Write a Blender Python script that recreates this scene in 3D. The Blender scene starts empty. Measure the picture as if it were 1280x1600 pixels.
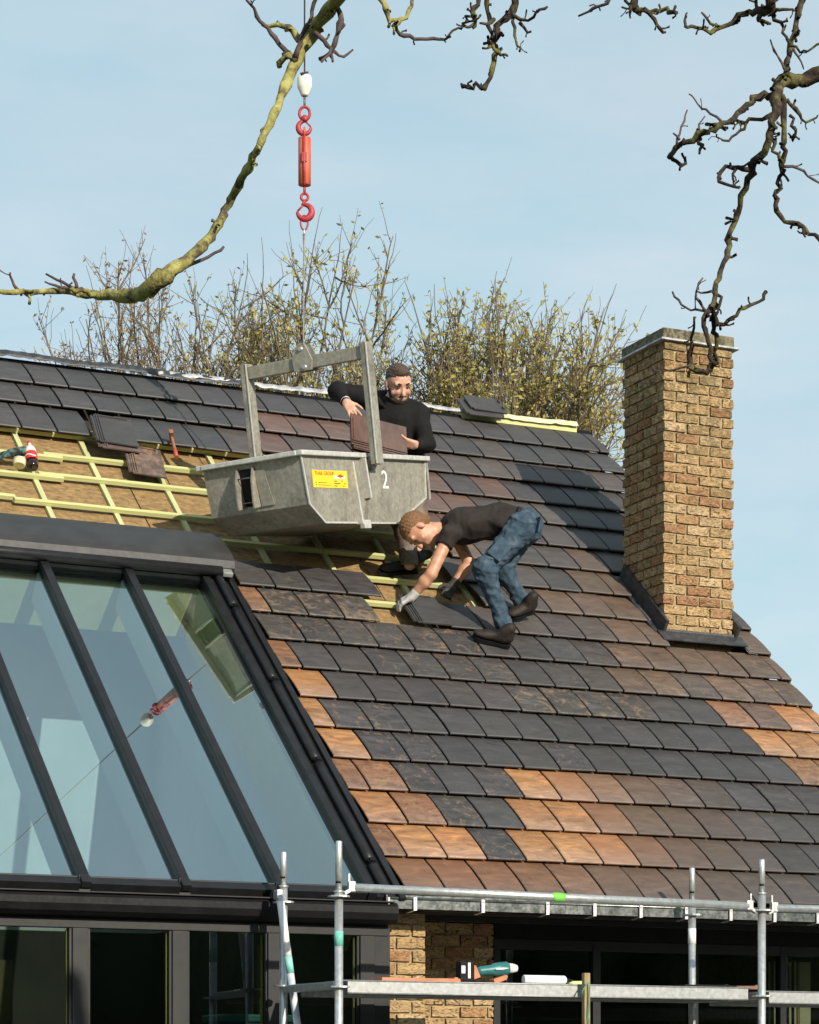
import bpy, bmesh, math, random
import numpy as np
from mathutils import Vector, Matrix, noise as mnoise
R_ = math.radians
random.seed(7); np.random.seed(7)
scene = bpy.context.scene
col = scene.collection

# ------------------------------------------------------------------ camera (calibrated from the tile grid of the roof)
FPX, HZ, CX = 3920.4, 1694.76, 640.0            # focal length, horizon row, centre column in photo pixels
YAW = 0.434779; PITCH = R_(40.13)               # house yaw against the lens, roof pitch
CAM = np.array([-6.422, -13.881, 1.6]); EZ = 2.79326
TW, TG = 0.28, 0.36922                          # tile cover width and gauge
ct, st = math.cos(YAW), math.sin(YAW); cp, sp = math.cos(PITCH), math.sin(PITCH)
cam_d = bpy.data.cameras.new('camera'); cam = bpy.data.objects.new('camera', cam_d); col.objects.link(cam)
cam.location = CAM; cam.rotation_euler = (math.pi/2, 0, -YAW)
cam_d.sensor_fit = 'HORIZONTAL'; cam_d.sensor_width = 36.0; cam_d.lens = 36.0*FPX/1280.0
cam_d.shift_y = (HZ-800.0)/1280.0; cam_d.clip_start = 0.1; cam_d.clip_end = 2000
scene.camera = cam

# ------------------------------------------------------------------ sky and sun
SUN_DIR = Vector((-0.128, 0.918, -0.375)).normalized()     # direction the light travels (from the chimney's shadow)
to_sun = -SUN_DIR
sun_el = math.asin(to_sun.z); sun_az = math.atan2(to_sun.x, to_sun.y)
world = bpy.data.worlds.new('World'); scene.world = world; world.use_nodes = True
wn = world.node_tree; wn.nodes.clear()
sky = wn.nodes.new('ShaderNodeTexSky'); sky.sky_type = 'NISHITA'; sky.sun_disc = False
sky.sun_elevation = sun_el; sky.sun_rotation = sun_az
sky.air_density = 1.0; sky.dust_density = 1.2; sky.ozone_density = 1.0
tc = wn.nodes.new('ShaderNodeTexCoord'); mp = wn.nodes.new('ShaderNodeMapping'); mp.inputs['Scale'].default_value = (2.2, 2.2, 7.0)
nz = wn.nodes.new('ShaderNodeTexNoise'); nz.inputs['Scale'].default_value = 1.6; nz.inputs['Detail'].default_value = 5; nz.inputs['Roughness'].default_value = .55
rp = wn.nodes.new('ShaderNodeMapRange'); rp.inputs['From Min'].default_value = .30; rp.inputs['From Max'].default_value = .75; rp.inputs['To Min'].default_value = .74; rp.inputs['To Max'].default_value = .95
mxs = wn.nodes.new('ShaderNodeMix'); mxs.data_type = 'RGBA'; 
nz2 = wn.nodes.new('ShaderNodeTexNoise'); nz2.inputs['Scale'].default_value = 2.6; nz2.inputs['Detail'].default_value = 6; nz2.inputs['Roughness'].default_value = .6; wn.links.new(mp.outputs['Vector'], nz2.inputs['Vector'])
cl = wn.nodes.new('ShaderNodeValToRGB'); cl.color_ramp.elements[0].position = .36; cl.color_ramp.elements[0].color = (.66, .91, 1.0, 1); cl.color_ramp.elements[1].position = .66; cl.color_ramp.elements[1].color = (.84, .99, 1.05, 1)
wn.links.new(nz2.outputs['Fac'], cl.inputs['Fac']); sc = wn.nodes.new('ShaderNodeVectorMath'); sc.operation = 'SCALE'; sc.inputs['Scale'].default_value = 6.1; wn.links.new(cl.outputs['Color'], sc.inputs[0]); wn.links.new(sc.outputs[0], mxs.inputs['B'])
bg = wn.nodes.new('ShaderNodeBackground'); bg.inputs['Strength'].default_value = 0.118
wo = wn.nodes.new('ShaderNodeOutputWorld')
wn.links.new(tc.outputs['Generated'], mp.inputs['Vector']); wn.links.new(mp.outputs['Vector'], nz.inputs['Vector'])
wn.links.new(nz.outputs['Fac'], rp.inputs['Value'])
sxyz = wn.nodes.new('ShaderNodeSeparateXYZ'); wn.links.new(tc.outputs['Generated'], sxyz.inputs[0])
el = wn.nodes.new('ShaderNodeMapRange'); el.inputs['From Min'].default_value = 0.0; el.inputs['From Max'].default_value = 0.85; el.inputs['To Min'].default_value = 1.0; el.inputs['To Max'].default_value = 0.62
el.interpolation_type = 'SMOOTHSTEP'; wn.links.new(sxyz.outputs['Z'], el.inputs['Value'])
mu = wn.nodes.new('ShaderNodeMath'); mu.operation = 'MULTIPLY'; wn.links.new(rp.outputs['Result'], mu.inputs[0]); wn.links.new(el.outputs['Result'], mu.inputs[1])
wn.links.new(mu.outputs[0], mxs.inputs['Factor'])
wn.links.new(sky.outputs['Color'], mxs.inputs['A']); wn.links.new(mxs.outputs['Result'], bg.inputs['Color'])
wn.links.new(bg.outputs['Background'], wo.inputs['Surface'])
sun_d = bpy.data.lights.new('sun', 'SUN'); sun_d.energy = 5.0; sun_d.angle = R_(0.55); sun_d.color = (1.0, .91, .78)
sun = bpy.data.objects.new('sun', sun_d); col.objects.link(sun); sun.location = (0, -20, 20)
sun.rotation_euler = SUN_DIR.to_track_quat('-Z', 'Y').to_euler()
vs = scene.view_settings; vs.view_transform = 'Standard'; vs.look = 'None'; vs.exposure = 0.22; vs.gamma = 1.0; vs.use_curve_mapping = False

# ------------------------------------------------------------------ pixel helpers (a pixel is a ray; the distance comes from what is touched)
RT = np.array([ct, -st, 0.]); FW = np.array([st, ct, 0.]); UP = np.array([0., 0., 1.])
NR = np.array([0., -sp, cp]); SL = np.array([0., cp, sp]); E0 = np.array([0., 0., EZ])
def ray(x, y): return RT*((x-CX)/FPX) + FW + UP*((HZ-y)/FPX)
def onplane(x, y, n, c):
    n = np.array(n, float); r = ray(x, y); return CAM + r*((c - n@CAM)/(n@r))
def onY(x, y, Y): return onplane(x, y, (0, 1, 0), Y)
def onX(x, y, X): return onplane(x, y, (1, 0, 0), X)
def onroof(x, y, h=0.): return onplane(x, y, NR, h + NR@E0)
def at(x, y, d): return CAM + ray(x, y)*d
def rp3(X, s, h=0.): return E0 + np.array([X, 0, 0]) + SL*s + NR*h       # roof coordinates: metres along the eave, up the slope, off the plane
def rcr(c, r, h=0.): return rp3(c*TW, r*TG, h)

# ------------------------------------------------------------------ mesh builder
def nrm(v): v = np.asarray(v, float); return v/np.linalg.norm(v)
class MB:
    def __init__(s): s.v = []; s.f = []; s.sm = []
    def add(s, vs_, fs, smooth=False):
        o = len(s.v); s.v += [tuple(map(float, p)) for p in vs_]; s.f += [tuple(i+o for i in f) for f in fs]; s.sm += [smooth]*len(fs); return s
    def obox(s, c, ax, hs, bev=0.0):
        c = np.asarray(c, float); a = [np.asarray(x, float) for x in ax]
        if bev <= 0:
            P = [c+a[0]*hs[0]*i+a[1]*hs[1]*j+a[2]*hs[2]*k for k in (-1, 1) for j in (-1, 1) for i in (-1, 1)]
            return s.add(P, [(0, 2, 3, 1), (4, 5, 7, 6), (0, 1, 5, 4), (2, 6, 7, 3), (0, 4, 6, 2), (1, 3, 7, 5)])
        bm = bmesh.new(); bmesh.ops.create_cube(bm, size=2)
        for v in bm.verts: v.co = Vector((v.co.x*hs[0], v.co.y*hs[1], v.co.z*hs[2]))
        bmesh.ops.bevel(bm, geom=bm.edges[:], offset=bev, segments=2, affect='EDGES', profile=.6)
        bm.verts.index_update()
        P = [c+a[0]*v.co.x+a[1]*v.co.y+a[2]*v.co.z for v in bm.verts]; F = [[v.index for v in f.verts] for f in bm.faces]; bm.free()
        return s.add(P, F)
    def box(s, x0, x1, y0, y1, z0, z1, bev=0.0):
        return s.obox(((x0+x1)/2, (y0+y1)/2, (z0+z1)/2), np.eye(3), ((x1-x0)/2, (y1-y0)/2, (z1-z0)/2), bev)
    def rbox(s, X0, X1, s0, s1, h0, h1, bev=0.0):      # box in roof coordinates
        return s.obox(rp3((X0+X1)/2, (s0+s1)/2, (h0+h1)/2), ((1, 0, 0), SL, NR), ((X1-X0)/2, (s1-s0)/2, (h1-h0)/2), bev)
    def bar(s, p, q, w, d, up=(0, 0, 1), bev=0.0):      # rectangular bar from p to q
        p = np.asarray(p, float); q = np.asarray(q, float); a = nrm(q-p); b = nrm(np.cross(a, up)); c = np.cross(b, a)
        return s.obox((p+q)/2, (a, b, c), (np.linalg.norm(q-p)/2, w/2, d/2), bev)
    def tube(s, pts, rad, n=10, cap=True, smooth=True):
        pts = [np.asarray(p, float) for p in pts]
        if np.isscalar(rad): rad = [rad]*len(pts)
        t0 = nrm(pts[1]-pts[0]); b = np.cross(t0, (0, 0, 1.) if abs(t0[2]) < .9 else (1., 0, 0)); b = nrm(b); V = []
        for i, p in enumerate(pts):
            t = nrm((pts[min(i+1, len(pts)-1)]-pts[max(i-1, 0)])); b = nrm(b-t*(b@t)); c = np.cross(t, b)
            for k in range(n):
                a = 2*math.pi*k/n; V.append(p+(b*math.cos(a)+c*math.sin(a))*rad[i])
        F = [(i*n+k, i*n+(k+1) % n, (i+1)*n+(k+1) % n, (i+1)*n+k) for i in range(len(pts)-1) for k in range(n)]
        s.add(V, F, smooth)
        if cap:
            o = len(s.v)-len(V)
            s.f += [tuple(o+k for k in range(n))[::-1], tuple(o+(len(pts)-1)*n+k for k in range(n))]; s.sm += [False, False]
        return s
    def lathe(s, base, axis, prof, n=16, smooth=True):   # prof: (height along axis, radius)
        axis = nrm(axis); return s.tube([np.asarray(base, float)+axis*h for h, r in prof], [max(r, 1e-4) for h, r in prof], n, True, smooth)
    def prism(s, poly, vec):                             # polygon (3D points) swept by vec
        poly = [np.asarray(p, float) for p in poly]; vec = np.asarray(vec, float); n = len(poly)
        return s.add(poly+[p+vec for p in poly], [tuple(range(n))[::-1], tuple(range(n, 2*n))]+[(i, (i+1) % n, n+(i+1) % n, n+i) for i in range(n)])
    def torus(s, c, n1, n2, R, r, a0=0, a1=2*math.pi, seg=20, n=8, sx=1., sy=1.):
        n1 = nrm(n1); n2 = nrm(n2); c = np.asarray(c, float); full = abs(a1-a0-2*math.pi) < 1e-6
        pts = [c+n1*R*sx*math.cos(a0+(a1-a0)*i/seg)+n2*R*sy*math.sin(a0+(a1-a0)*i/seg) for i in range(seg+1)]
        return s.tube(pts, r, n, not full)
    def mesh(s, name):
        me = bpy.data.meshes.new(name); me.from_pydata(s.v, [], s.f); me.polygons.foreach_set('use_smooth', s.sm)
        bm = bmesh.new(); bm.from_mesh(me); bmesh.ops.recalc_face_normals(bm, faces=bm.faces[:]); bm.to_mesh(me); bm.free()
        me.update(); return me
    def build(s, name, mat, parent=None, **kw):
        return link(name, s.mesh(name), mat, parent, **kw)
def setp(o, label=None, cat=None, group=None, kind=None):
    if label: o['label'] = label
    if cat: o['category'] = cat
    if group: o['group'] = group
    if kind: o['kind'] = kind
    return o
WM = {}
def link(name, me, mat, parent=None, **kw):
    if mat is not None and not me.materials: me.materials.append(mat)
    o = bpy.data.objects.new(name, me); col.objects.link(o)
    WM[o.name] = Matrix.Identity(4)
    if parent is not None:
        o.parent = parent; o.matrix_parent_inverse = WM[parent.name].inverted()
    return setp(o, **kw)
def empty(name, loc, label, cat, group=None):
    o = bpy.data.objects.new(name, None); col.objects.link(o); o.location = Vector(loc); o.empty_display_size = .1
    WM[o.name] = Matrix.Translation(Vector(loc)); return setp(o, label, cat, group)

# ------------------------------------------------------------------ materials
def newmat(name):
    m = bpy.data.materials.new(name); m.use_nodes = True; nt = m.node_tree
    return m, nt, nt.nodes['Principled BSDF']
def N(nt, t, **kw):
    n = nt.nodes.new(t)
    for k, v in kw.items():
        if k in n.inputs: n.inputs[k].default_value = v
        else: setattr(n, k, v)
    return n
def coords(nt, scale=(1, 1, 1), rnd=True):
    t = N(nt, 'ShaderNodeTexCoord'); m = N(nt, 'ShaderNodeMapping'); m.inputs['Scale'].default_value = scale
    nt.links.new(t.outputs['Object'], m.inputs['Vector'])
    if rnd:
        oi = N(nt, 'ShaderNodeObjectInfo'); mu = N(nt, 'ShaderNodeMath', operation='MULTIPLY'); mu.inputs[1].default_value = 57.
        nt.links.new(oi.outputs['Random'], mu.inputs[0]); cx = N(nt, 'ShaderNodeCombineXYZ')
        for k in 'XYZ': nt.links.new(mu.outputs[0], cx.inputs[k])
        nt.links.new(cx.outputs[0], m.inputs['Location'])
    return m.outputs['Vector']
def ramp(nt, src, stops):
    r = N(nt, 'ShaderNodeValToRGB'); e = r.color_ramp.elements
    while len(e) < len(stops): e.new(.5)
    for i, (p, c) in enumerate(stops): e[i].position = p; e[i].color = (c if len(c) == 4 else (*c, 1)) if hasattr(c, '__len__') else (c, c, c, 1)
    nt.links.new(src, r.inputs['Fac']); return r.outputs['Color']
def mixc(nt, fac, a, b, mode='MIX'):
    m = N(nt, 'ShaderNodeMix', data_type='RGBA', blend_type=mode)
    for v, k in ((fac, 'Factor'), (a, 'A'), (b, 'B')):
        if hasattr(v, 'is_linked') or hasattr(v, 'links'): nt.links.new(v, m.inputs[k])
        elif k == 'Factor': m.inputs[k].default_value = v
        else: m.inputs[k].default_value = (*v, 1)[:4]
    return m.outputs['Result']
def bump(nt, bsdf, h, strength, dist=.01):
    b = N(nt, 'ShaderNodeBump', Strength=strength, Distance=dist); nt.links.new(h, b.inputs['Height']); nt.links.new(b.outputs['Normal'], bsdf.inputs['Normal'])
def noisy(name, c1, c2, scale=8, rough=.6, metal=0., bstr=.2, bscale=None, stretch=(1, 1, 1), detail=6, lo=.35, hi=.65, dist=.006, spec=.5, rvar=.12):
    m, nt, b = newmat(name); v = coords(nt, stretch)
    n = N(nt, 'ShaderNodeTexNoise', Scale=scale, Detail=detail, Roughness=.6); nt.links.new(v, n.inputs['Vector'])
    c = ramp(nt, n.outputs['Fac'], [(lo, c1), (hi, c2)]); nt.links.new(c, b.inputs['Base Color'])
    n2 = N(nt, 'ShaderNodeTexNoise', Scale=bscale or scale*4, Detail=5); nt.links.new(v, n2.inputs['Vector'])
    r = N(nt, 'ShaderNodeMapRange'); r.inputs['To Min'].default_value = max(.02, rough-rvar); r.inputs['To Max'].default_value = min(1, rough+rvar)
    nt.links.new(n2.outputs['Fac'], r.inputs['Value']); nt.links.new(r.outputs[0], b.inputs['Roughness'])
    b.inputs['Metallic'].default_value = metal; b.inputs['Specular IOR Level'].default_value = spec
    if bstr: bump(nt, b, n2.outputs['Fac'], bstr, dist)
    return m
M = {}
def tile_material():
    m, nt, b = newmat('fired_clay'); oi = N(nt, 'ShaderNodeObjectInfo')
    v = coords(nt, (5.5, 15, 9)); n = N(nt, 'ShaderNodeTexNoise', Scale=1.0, Detail=7, Roughness=.62, Distortion=.9); nt.links.new(v, n.inputs['Vector'])
    v2 = coords(nt, (11, 9, 9)); n2 = N(nt, 'ShaderNodeTexNoise', Scale=1.0, Detail=6, Roughness=.7, Distortion=1.5); nt.links.new(v2, n2.inputs['Vector'])
    # flame marks: tan patches where the object's alpha asks for them
    th = N(nt, 'ShaderNodeMapRange'); nt.links.new(n2.outputs['Fac'], th.inputs['Value'])
    lo = N(nt, 'ShaderNodeMath', operation='SUBTRACT'); lo.inputs[0].default_value = .78; mul = N(nt, 'ShaderNodeMath', operation='MULTIPLY'); mul.inputs[1].default_value = .33
    nt.links.new(oi.outputs['Alpha'], mul.inputs[0]); nt.links.new(mul.outputs[0], lo.inputs[1]); nt.links.new(lo.outputs[0], th.inputs['From Min'])
    hi = N(nt, 'ShaderNodeMath', operation='ADD'); hi.inputs[1].default_value = .13; nt.links.new(lo.outputs[0], hi.inputs[0]); nt.links.new(hi.outputs[0], th.inputs['From Max'])
    th.inputs['To Max'].default_value = .55
    shade = ramp(nt, n.outputs['Fac'], [(.28, .36), (.42, .78), (.56, 1.12), (.72, 1.75)])
    am = N(nt, 'ShaderNodeMapRange'); am.inputs['To Min'].default_value = .35; am.inputs['To Max'].default_value = 1.; nt.links.new(oi.outputs['Alpha'], am.inputs['Value'])
    base = mixc(nt, am.outputs[0], oi.outputs['Color'], shade, 'MULTIPLY')
    # the glaze turns greyer towards the nose of each tile
    t2 = N(nt, 'ShaderNodeTexCoord'); sy = N(nt, 'ShaderNodeSeparateXYZ'); nt.links.new(t2.outputs['Object'], sy.inputs[0])
    gr = N(nt, 'ShaderNodeMapRange'); gr.inputs['From Min'].default_value = .0; gr.inputs['From Max'].default_value = .2; gr.inputs['To Min'].default_value = .42; gr.inputs['To Max'].default_value = 0.
    nt.links.new(sy.outputs['Y'], gr.inputs['Value']); hs = N(nt, 'ShaderNodeHueSaturation', Saturation=.25, Value=.92); nt.links.new(base, hs.inputs['Color'])
    base = mixc(nt, gr.outputs[0], base, hs.outputs['Color'])
    c = mixc(nt, th.outputs[0], base, (.27, .175, .09))
    # dust specks
    sp_ = N(nt, 'ShaderNodeTexNoise', Scale=85, Detail=2); nt.links.new(coords(nt), sp_.inputs['Vector'])
    spk = N(nt, 'ShaderNodeMapRange'); spk.inputs['From Min'].default_value = .71; spk.inputs['From Max'].default_value = .76; spk.inputs['To Max'].default_value = .5
    nt.links.new(sp_.outputs['Fac'], spk.inputs['Value']); c = mixc(nt, spk.outputs[0], c, (.30, .24, .17))
    nt.links.new(c, b.inputs['Base Color'])
    rr = N(nt, 'ShaderNodeMapRange'); rr.inputs['To Min'].default_value = .42; rr.inputs['To Max'].default_value = .68; nt.links.new(n.outputs['Fac'], rr.inputs['Value']); nt.links.new(rr.outputs[0], b.inputs['Roughness'])
    b.inputs['Specular IOR Level'].default_value = .42
    bump(nt, b, n2.outputs['Fac'], .18, .004); return m
M['tile'] = tile_material()
def brick_material(name, moss=0.):
    m, nt, b = newmat(name); oi = N(nt, 'ShaderNodeObjectInfo')
    v = coords(nt, (14, 14, 34)); n = N(nt, 'ShaderNodeTexNoise', Scale=1.0, Detail=7, Roughness=.65, Distortion=3.2); nt.links.new(v, n.inputs['Vector'])
    sh = ramp(nt, n.outputs['Fac'], [(.38, .16), (.455, .72), (.56, 1.0), (.72, 1.4)])  # low spots of the relief darkened in colour to deepen the crease shade
    c = mixc(nt, 1.0, oi.outputs['Color'], sh, 'MULTIPLY')
    if moss:
        geo = N(nt, 'ShaderNodeNewGeometry'); sx = N(nt, 'ShaderNodeSeparateXYZ'); nt.links.new(geo.outputs['Position'], sx.inputs[0])
        mr = N(nt, 'ShaderNodeMapRange'); mr.inputs['From Min'].default_value = 5.3; mr.inputs['From Max'].default_value = 7.4; nt.links.new(sx.outputs['Z'], mr.inputs['Value'])
        mn = N(nt, 'ShaderNodeTexNoise', Scale=22, Detail=5, Roughness=.7); nt.links.new(geo.outputs['Position'], mn.inputs['Vector'])
        th = N(nt, 'ShaderNodeMapRange'); th.inputs['From Min'].default_value = .44; th.inputs['From Max'].default_value = .60; nt.links.new(mn.outputs['Fac'], th.inputs['Value'])
        mu = N(nt, 'ShaderNodeMath', operation='MULTIPLY'); nt.links.new(th.outputs[0], mu.inputs[0]); nt.links.new(mr.outputs[0], mu.inputs[1])
        c = mixc(nt, mu.outputs[0], c, (.115, .095, .04))
    nt.links.new(c, b.inputs['Base Color']); b.inputs['Roughness'].default_value = .9; b.inputs['Specular IOR Level'].default_value = .2
    bump(nt, b, n.outputs['Fac'], .9, .012); return m
M['brick'] = brick_material('hand_formed_brick'); M['brick_moss'] = brick_material('mossy_hand_formed_brick', 1.)
M['mortar'] = noisy('lime_mortar', (.26, .20, .105), (.40, .31, .17), 30, .95, 0, .5)
M['concrete'] = noisy('lichen_concrete', (.05, .042, .025), (.20, .175, .11), 26, .95, 0, .6, lo=.38, hi=.62)
M['lead'] = noisy('lead_sheet', (.018, .019, .022), (.05, .052, .056), 18, .5, 0, .35, dist=.01)
M['zinc'] = noisy('weathered_zinc', (.10, .11, .105), (.24, .25, .24), 14, .33, .9, .12)
M['deckst'] = noisy('dull_galvanised_deck', (.24, .25, .245), (.40, .41, .405), 34, .5, .6, .06, lo=.3, hi=.7)
M['galv'] = noisy('galvanised_steel', (.44, .45, .44), (.66, .67, .66), 34, .42, .75, .05, lo=.3, hi=.7)
def skip_material():
    m, nt, b = newmat('dull_galvanised_sheet'); v = coords(nt, (1, 1, 1))
    n = N(nt, 'ShaderNodeTexNoise', Scale=5, Detail=8, Roughness=.7); nt.links.new(v, n.inputs['Vector'])
    vo = N(nt, 'ShaderNodeTexNoise', Scale=38, Detail=4, Roughness=.6); nt.links.new(v, vo.inputs['Vector'])
    stk = N(nt, 'ShaderNodeTexNoise', Scale=1.0, Detail=5, Roughness=.6); nt.links.new(coords(nt, (26, 26, 3.0)), stk.inputs['Vector'])
    c = mixc(nt, .5, ramp(nt, n.outputs['Fac'], [(.3, (.10, .085, .06)), (.46, (.24, .225, .175)), (.7, (.39, .375, .31))]), ramp(nt, vo.outputs['Fac'], [(.3, (.19, .175, .135)), (.66, (.42, .40, .34))]))
    c = mixc(nt, .28, c, ramp(nt, stk.outputs['Fac'], [(.36, .55), (.5, 1.0), (.64, 1.2)]), 'MULTIPLY')
    nt.links.new(c, b.inputs['Base Color']); b.inputs['Metallic'].default_value = .35
    rr = N(nt, 'ShaderNodeMapRange'); rr.inputs['To Min'].default_value = .42; rr.inputs['To Max'].default_value = .72; nt.links.new(n.outputs['Fac'], rr.inputs['Value']); nt.links.new(rr.outputs[0], b.inputs['Roughness'])
    bump(nt, b, n.outputs['Fac'], .12, .01); return m
M['skip'] = skip_material()
M['alu'] = noisy('black_powder_coat', (.009, .0092, .010), (.015, .0152, .017), 9, .42, 0, .03, rvar=.06, spec=.35)
M['alu_grey'] = noisy('grey_powder_coat', (.016, .016, .016), (.022, .022, .021), 6, .55, 0, .03, spec=.3)
M['black'] = noisy('black_plastic', (.006, .006, .0065), (.010, .010, .011), 10, .6, 0, .05, spec=.15)
M['box_grey'] = noisy('dark_grey_powder_coat', (.028, .028, .028), (.038, .038, .037), 6, .5, 0, .03, spec=.4)
M['pine'] = noisy('pressure_treated_pine', (.40, .41, .16), (.54, .54, .25), 6, .75, 0, .15, stretch=(.5, 14, 14))
M['pine_slope'] = noisy('pressure_treated_pine_upright', (.38, .40, .18), (.52, .52, .27), 6, .75, 0, .15, stretch=(14, .5, .5))
M['fibre'] = noisy('wood_fibre_board', (.13, .075, .028), (.33, .215, .088), 30, .95, 0, .35, stretch=(.55, 1, 1), lo=.3, hi=.72)
M['deck'] = noisy('dark_underlay', (.016, .013, .011), (.03, .025, .02), 12, .9)
M['membrane'] = noisy('grey_ridge_membrane', (.25, .26, .27), (.55, .56, .56), 9, .55, .2, .5, dist=.02)
M['white'] = noisy('white_paint', (.76, .76, .72), (.82, .82, .78), 4, .6, 0, .03)
M['olive'] = noisy('raw_plywood_lining', (.60, .54, .22), (.70, .64, .30), 5, .7, 0, .08)
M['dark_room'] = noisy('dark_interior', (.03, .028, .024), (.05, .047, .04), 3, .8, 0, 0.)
M['floor'] = noisy('oak_floor', (.12, .085, .05), (.18, .13, .08), 5, .6)
def glass_material(name, tint, ior, rough=0.0):
    m, nt, b = newmat(name); nt.nodes.remove(b); out = nt.nodes['Material Output']
    tr = N(nt, 'ShaderNodeBsdfTransparent'); tr.inputs['Color'].default_value = (*tint, 1)
    gl = N(nt, 'ShaderNodeBsdfGlossy'); gl.inputs['Roughness'].default_value = rough; gl.inputs['Color'].default_value = (.86, .98, 1.0, 1)
    geo = N(nt, 'ShaderNodeNewGeometry'); inv = N(nt, 'ShaderNodeMath', operation='SUBTRACT'); inv.inputs[0].default_value = 1.0; nt.links.new(geo.outputs['Backfacing'], inv.inputs[1])
    fr = N(nt, 'ShaderNodeFresnel', IOR=ior); mu = N(nt, 'ShaderNodeMath', operation='MULTIPLY'); nt.links.new(fr.outputs[0], mu.inputs[0]); nt.links.new(inv.outputs[0], mu.inputs[1]); mx = N(nt, 'ShaderNodeMixShader')
    nt.links.new(mu.outputs[0], mx.inputs[0]); nt.links.new(tr.outputs[0], mx.inputs[1]); nt.links.new(gl.outputs[0], mx.inputs[2]); nt.links.new(mx.outputs[0], out.inputs['Surface'])
    return m
M['glass_roof'] = glass_material('coated_roof_glass', (.86, .95, .95), 6.0)
M['glass_wall'] = glass_material('window_glass', (.60, .63, .58), 1.75)
M['grass'] = noisy('lawn', (.03, .05, .015), (.06, .09, .03), 2, .95, 0, .5)
M['paving'] = noisy('grey_paving', (.16, .155, .14), (.26, .25, .23), 3, .9, 0, .3)
M['paint_grey'] = noisy('grey_render', (.3, .3, .29), (.36, .36, .35), 4, .9)

# ------------------------------------------------------------------ ground
g = MB(); g.box(-400, 400, -400, 400, -1.0, 0.0); g.build('ground', M['grass'], kind='structure')
g = MB(); g.box(-7, 6, -5.0, 0.6, -.3, 0.02); g.build('pavement', M['paving'], kind='structure')

# ------------------------------------------------------------------ house
house = empty('house', (0, 0, 0), 'brick house with half re-laid dark clay tile roof, sloping glazing and a tall chimney', 'house')
RIDGE_S = 19.30*TG
VERGE = 4.305
GLX = -0.05                     # right end of the roof glazing
roof = MB()
def slab(X0, X1, s0, s1): roof.rbox(X0, X1, s0, s1, -.20, -.132)
slab(GLX, VERGE-.06, .02, RIDGE_S-.05); slab(-3.9, GLX-.004, 11.35*TG, RIDGE_S-.05); slab(-7.0, -3.904, .02, RIDGE_S-.05)
yr = RIDGE_S*cp; zr = EZ+RIDGE_S*sp
b0 = np.array([0, yr, zr-.02]); bs = np.array([0, cp, -sp])   # rear slope
roof.obox(b0+bs*(RIDGE_S/2)+np.array([-1.375, 0, -.17]), ((1, 0, 0), bs, (0, sp, cp)), (5.62, RIDGE_S/2, .06))
roof = roof.build('roof', M['deck'], house)
rear = MB(); rear.obox(b0+bs*(RIDGE_S/2)+np.array([-1.35, 0, -.06]), ((1, 0, 0), bs, (0, sp, cp)), (5.65, RIDGE_S/2+.02, .035))
rear.build('rear_roof_covering', M['black'], house)

# --- tiles
def tile_mesh(name, x0, x1, L=.41, gap=.0066, verge=False):
    xs = [x0+gap, x0+gap+.004, x1-gap-.004, x1-gap]; ss = [0, .006, .03, .14, .27, L]
    V = []; F = []
    def zz(s): return -.042*(s/L)**2 - (.007 if s < .001 else 0)
    for s_ in ss:
        for i, x in enumerate(xs): V.append((x, s_, zz(s_)-(.004 if i in (0, 3) else 0)))
    n = 4; m_ = len(ss)
    for j in range(m_-1):
        for i in range(3): F.append((j*n+i, j*n+i+1, (j+1)*n+i+1, (j+1)*n+i))
    o = len(V); T = .011
    for s_ in ss:
        for x in (xs[0], xs[3]): V.append((x, s_+(.004 if s_ < .001 else 0), zz(s_)-T))
    for j in range(m_-1):
        F += [(j*n, (j+1)*n, o+2*(j+1), o+2*j), (j*n+3, o+2*j+1, o+2*(j+1)+1, (j+1)*n+3), (o+2*j, o+2*(j+1), o+2*(j+1)+1, o+2*j+1)]
    F += [(0, o, o+1, 3, 2, 1), ((m_-1)*n, (m_-1)*n+1, (m_-1)*n+2, (m_-1)*n+3, o+2*m_-1, o+2*m_-2)]
    if verge:                    # verge tile: side cheek turned down over the gable
        o2 = len(V); xa, xb = xs[3]-.014, xs[3]-.0005
        for x in (xa, xb):
            for s_ in ss: V.append((x, s_, zz(s_)-T+.002))
            for s_ in ss: V.append((x, s_, -.105))
        m2 = 2*m_
        for j in range(m_-1):
            F += [(o2+j, o2+j+1, o2+m_+j+1, o2+m_+j), (o2+m2+j, o2+m2+m_+j, o2+m2+m_+j+1, o2+m2+j+1), (o2+m_+j, o2+m_+j+1, o2+m2+m_+j+1, o2+m2+m_+j)]
        F += [(o2, o2+m_, o2+m2+m_, o2+m2), (o2+m_-1, o2+m2+m_-1, o2+m2+2*m_-1, o2+2*m_-1)]
    me = bpy.data.meshes.new(name); me.from_pydata(V, [], F)
    bm = bmesh.new(); bm.from_mesh(me); bmesh.ops.recalc_face_normals(bm, faces=bm.faces[:]); bm.to_mesh(me); bm.free()
    me.materials.append(M['tile']); return me
ROOF_ROT = Matrix(((1, 0, 0), (0, cp, -sp), (0, sp, cp)))
tmesh = {}
DK = (.053, .050, .050); DK2 = (.058, .052, .050); GB = (.076, .063, .056); BR = (.112, .076, .055); OB = (.180, .088, .047); OR = (.305, .142, .058); RB = (.112, .068, .054)
def lerp(a, b, t): t = max(0, min(1, t)); return tuple(x+(y-x)*t for x, y in zip(a, b))
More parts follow.
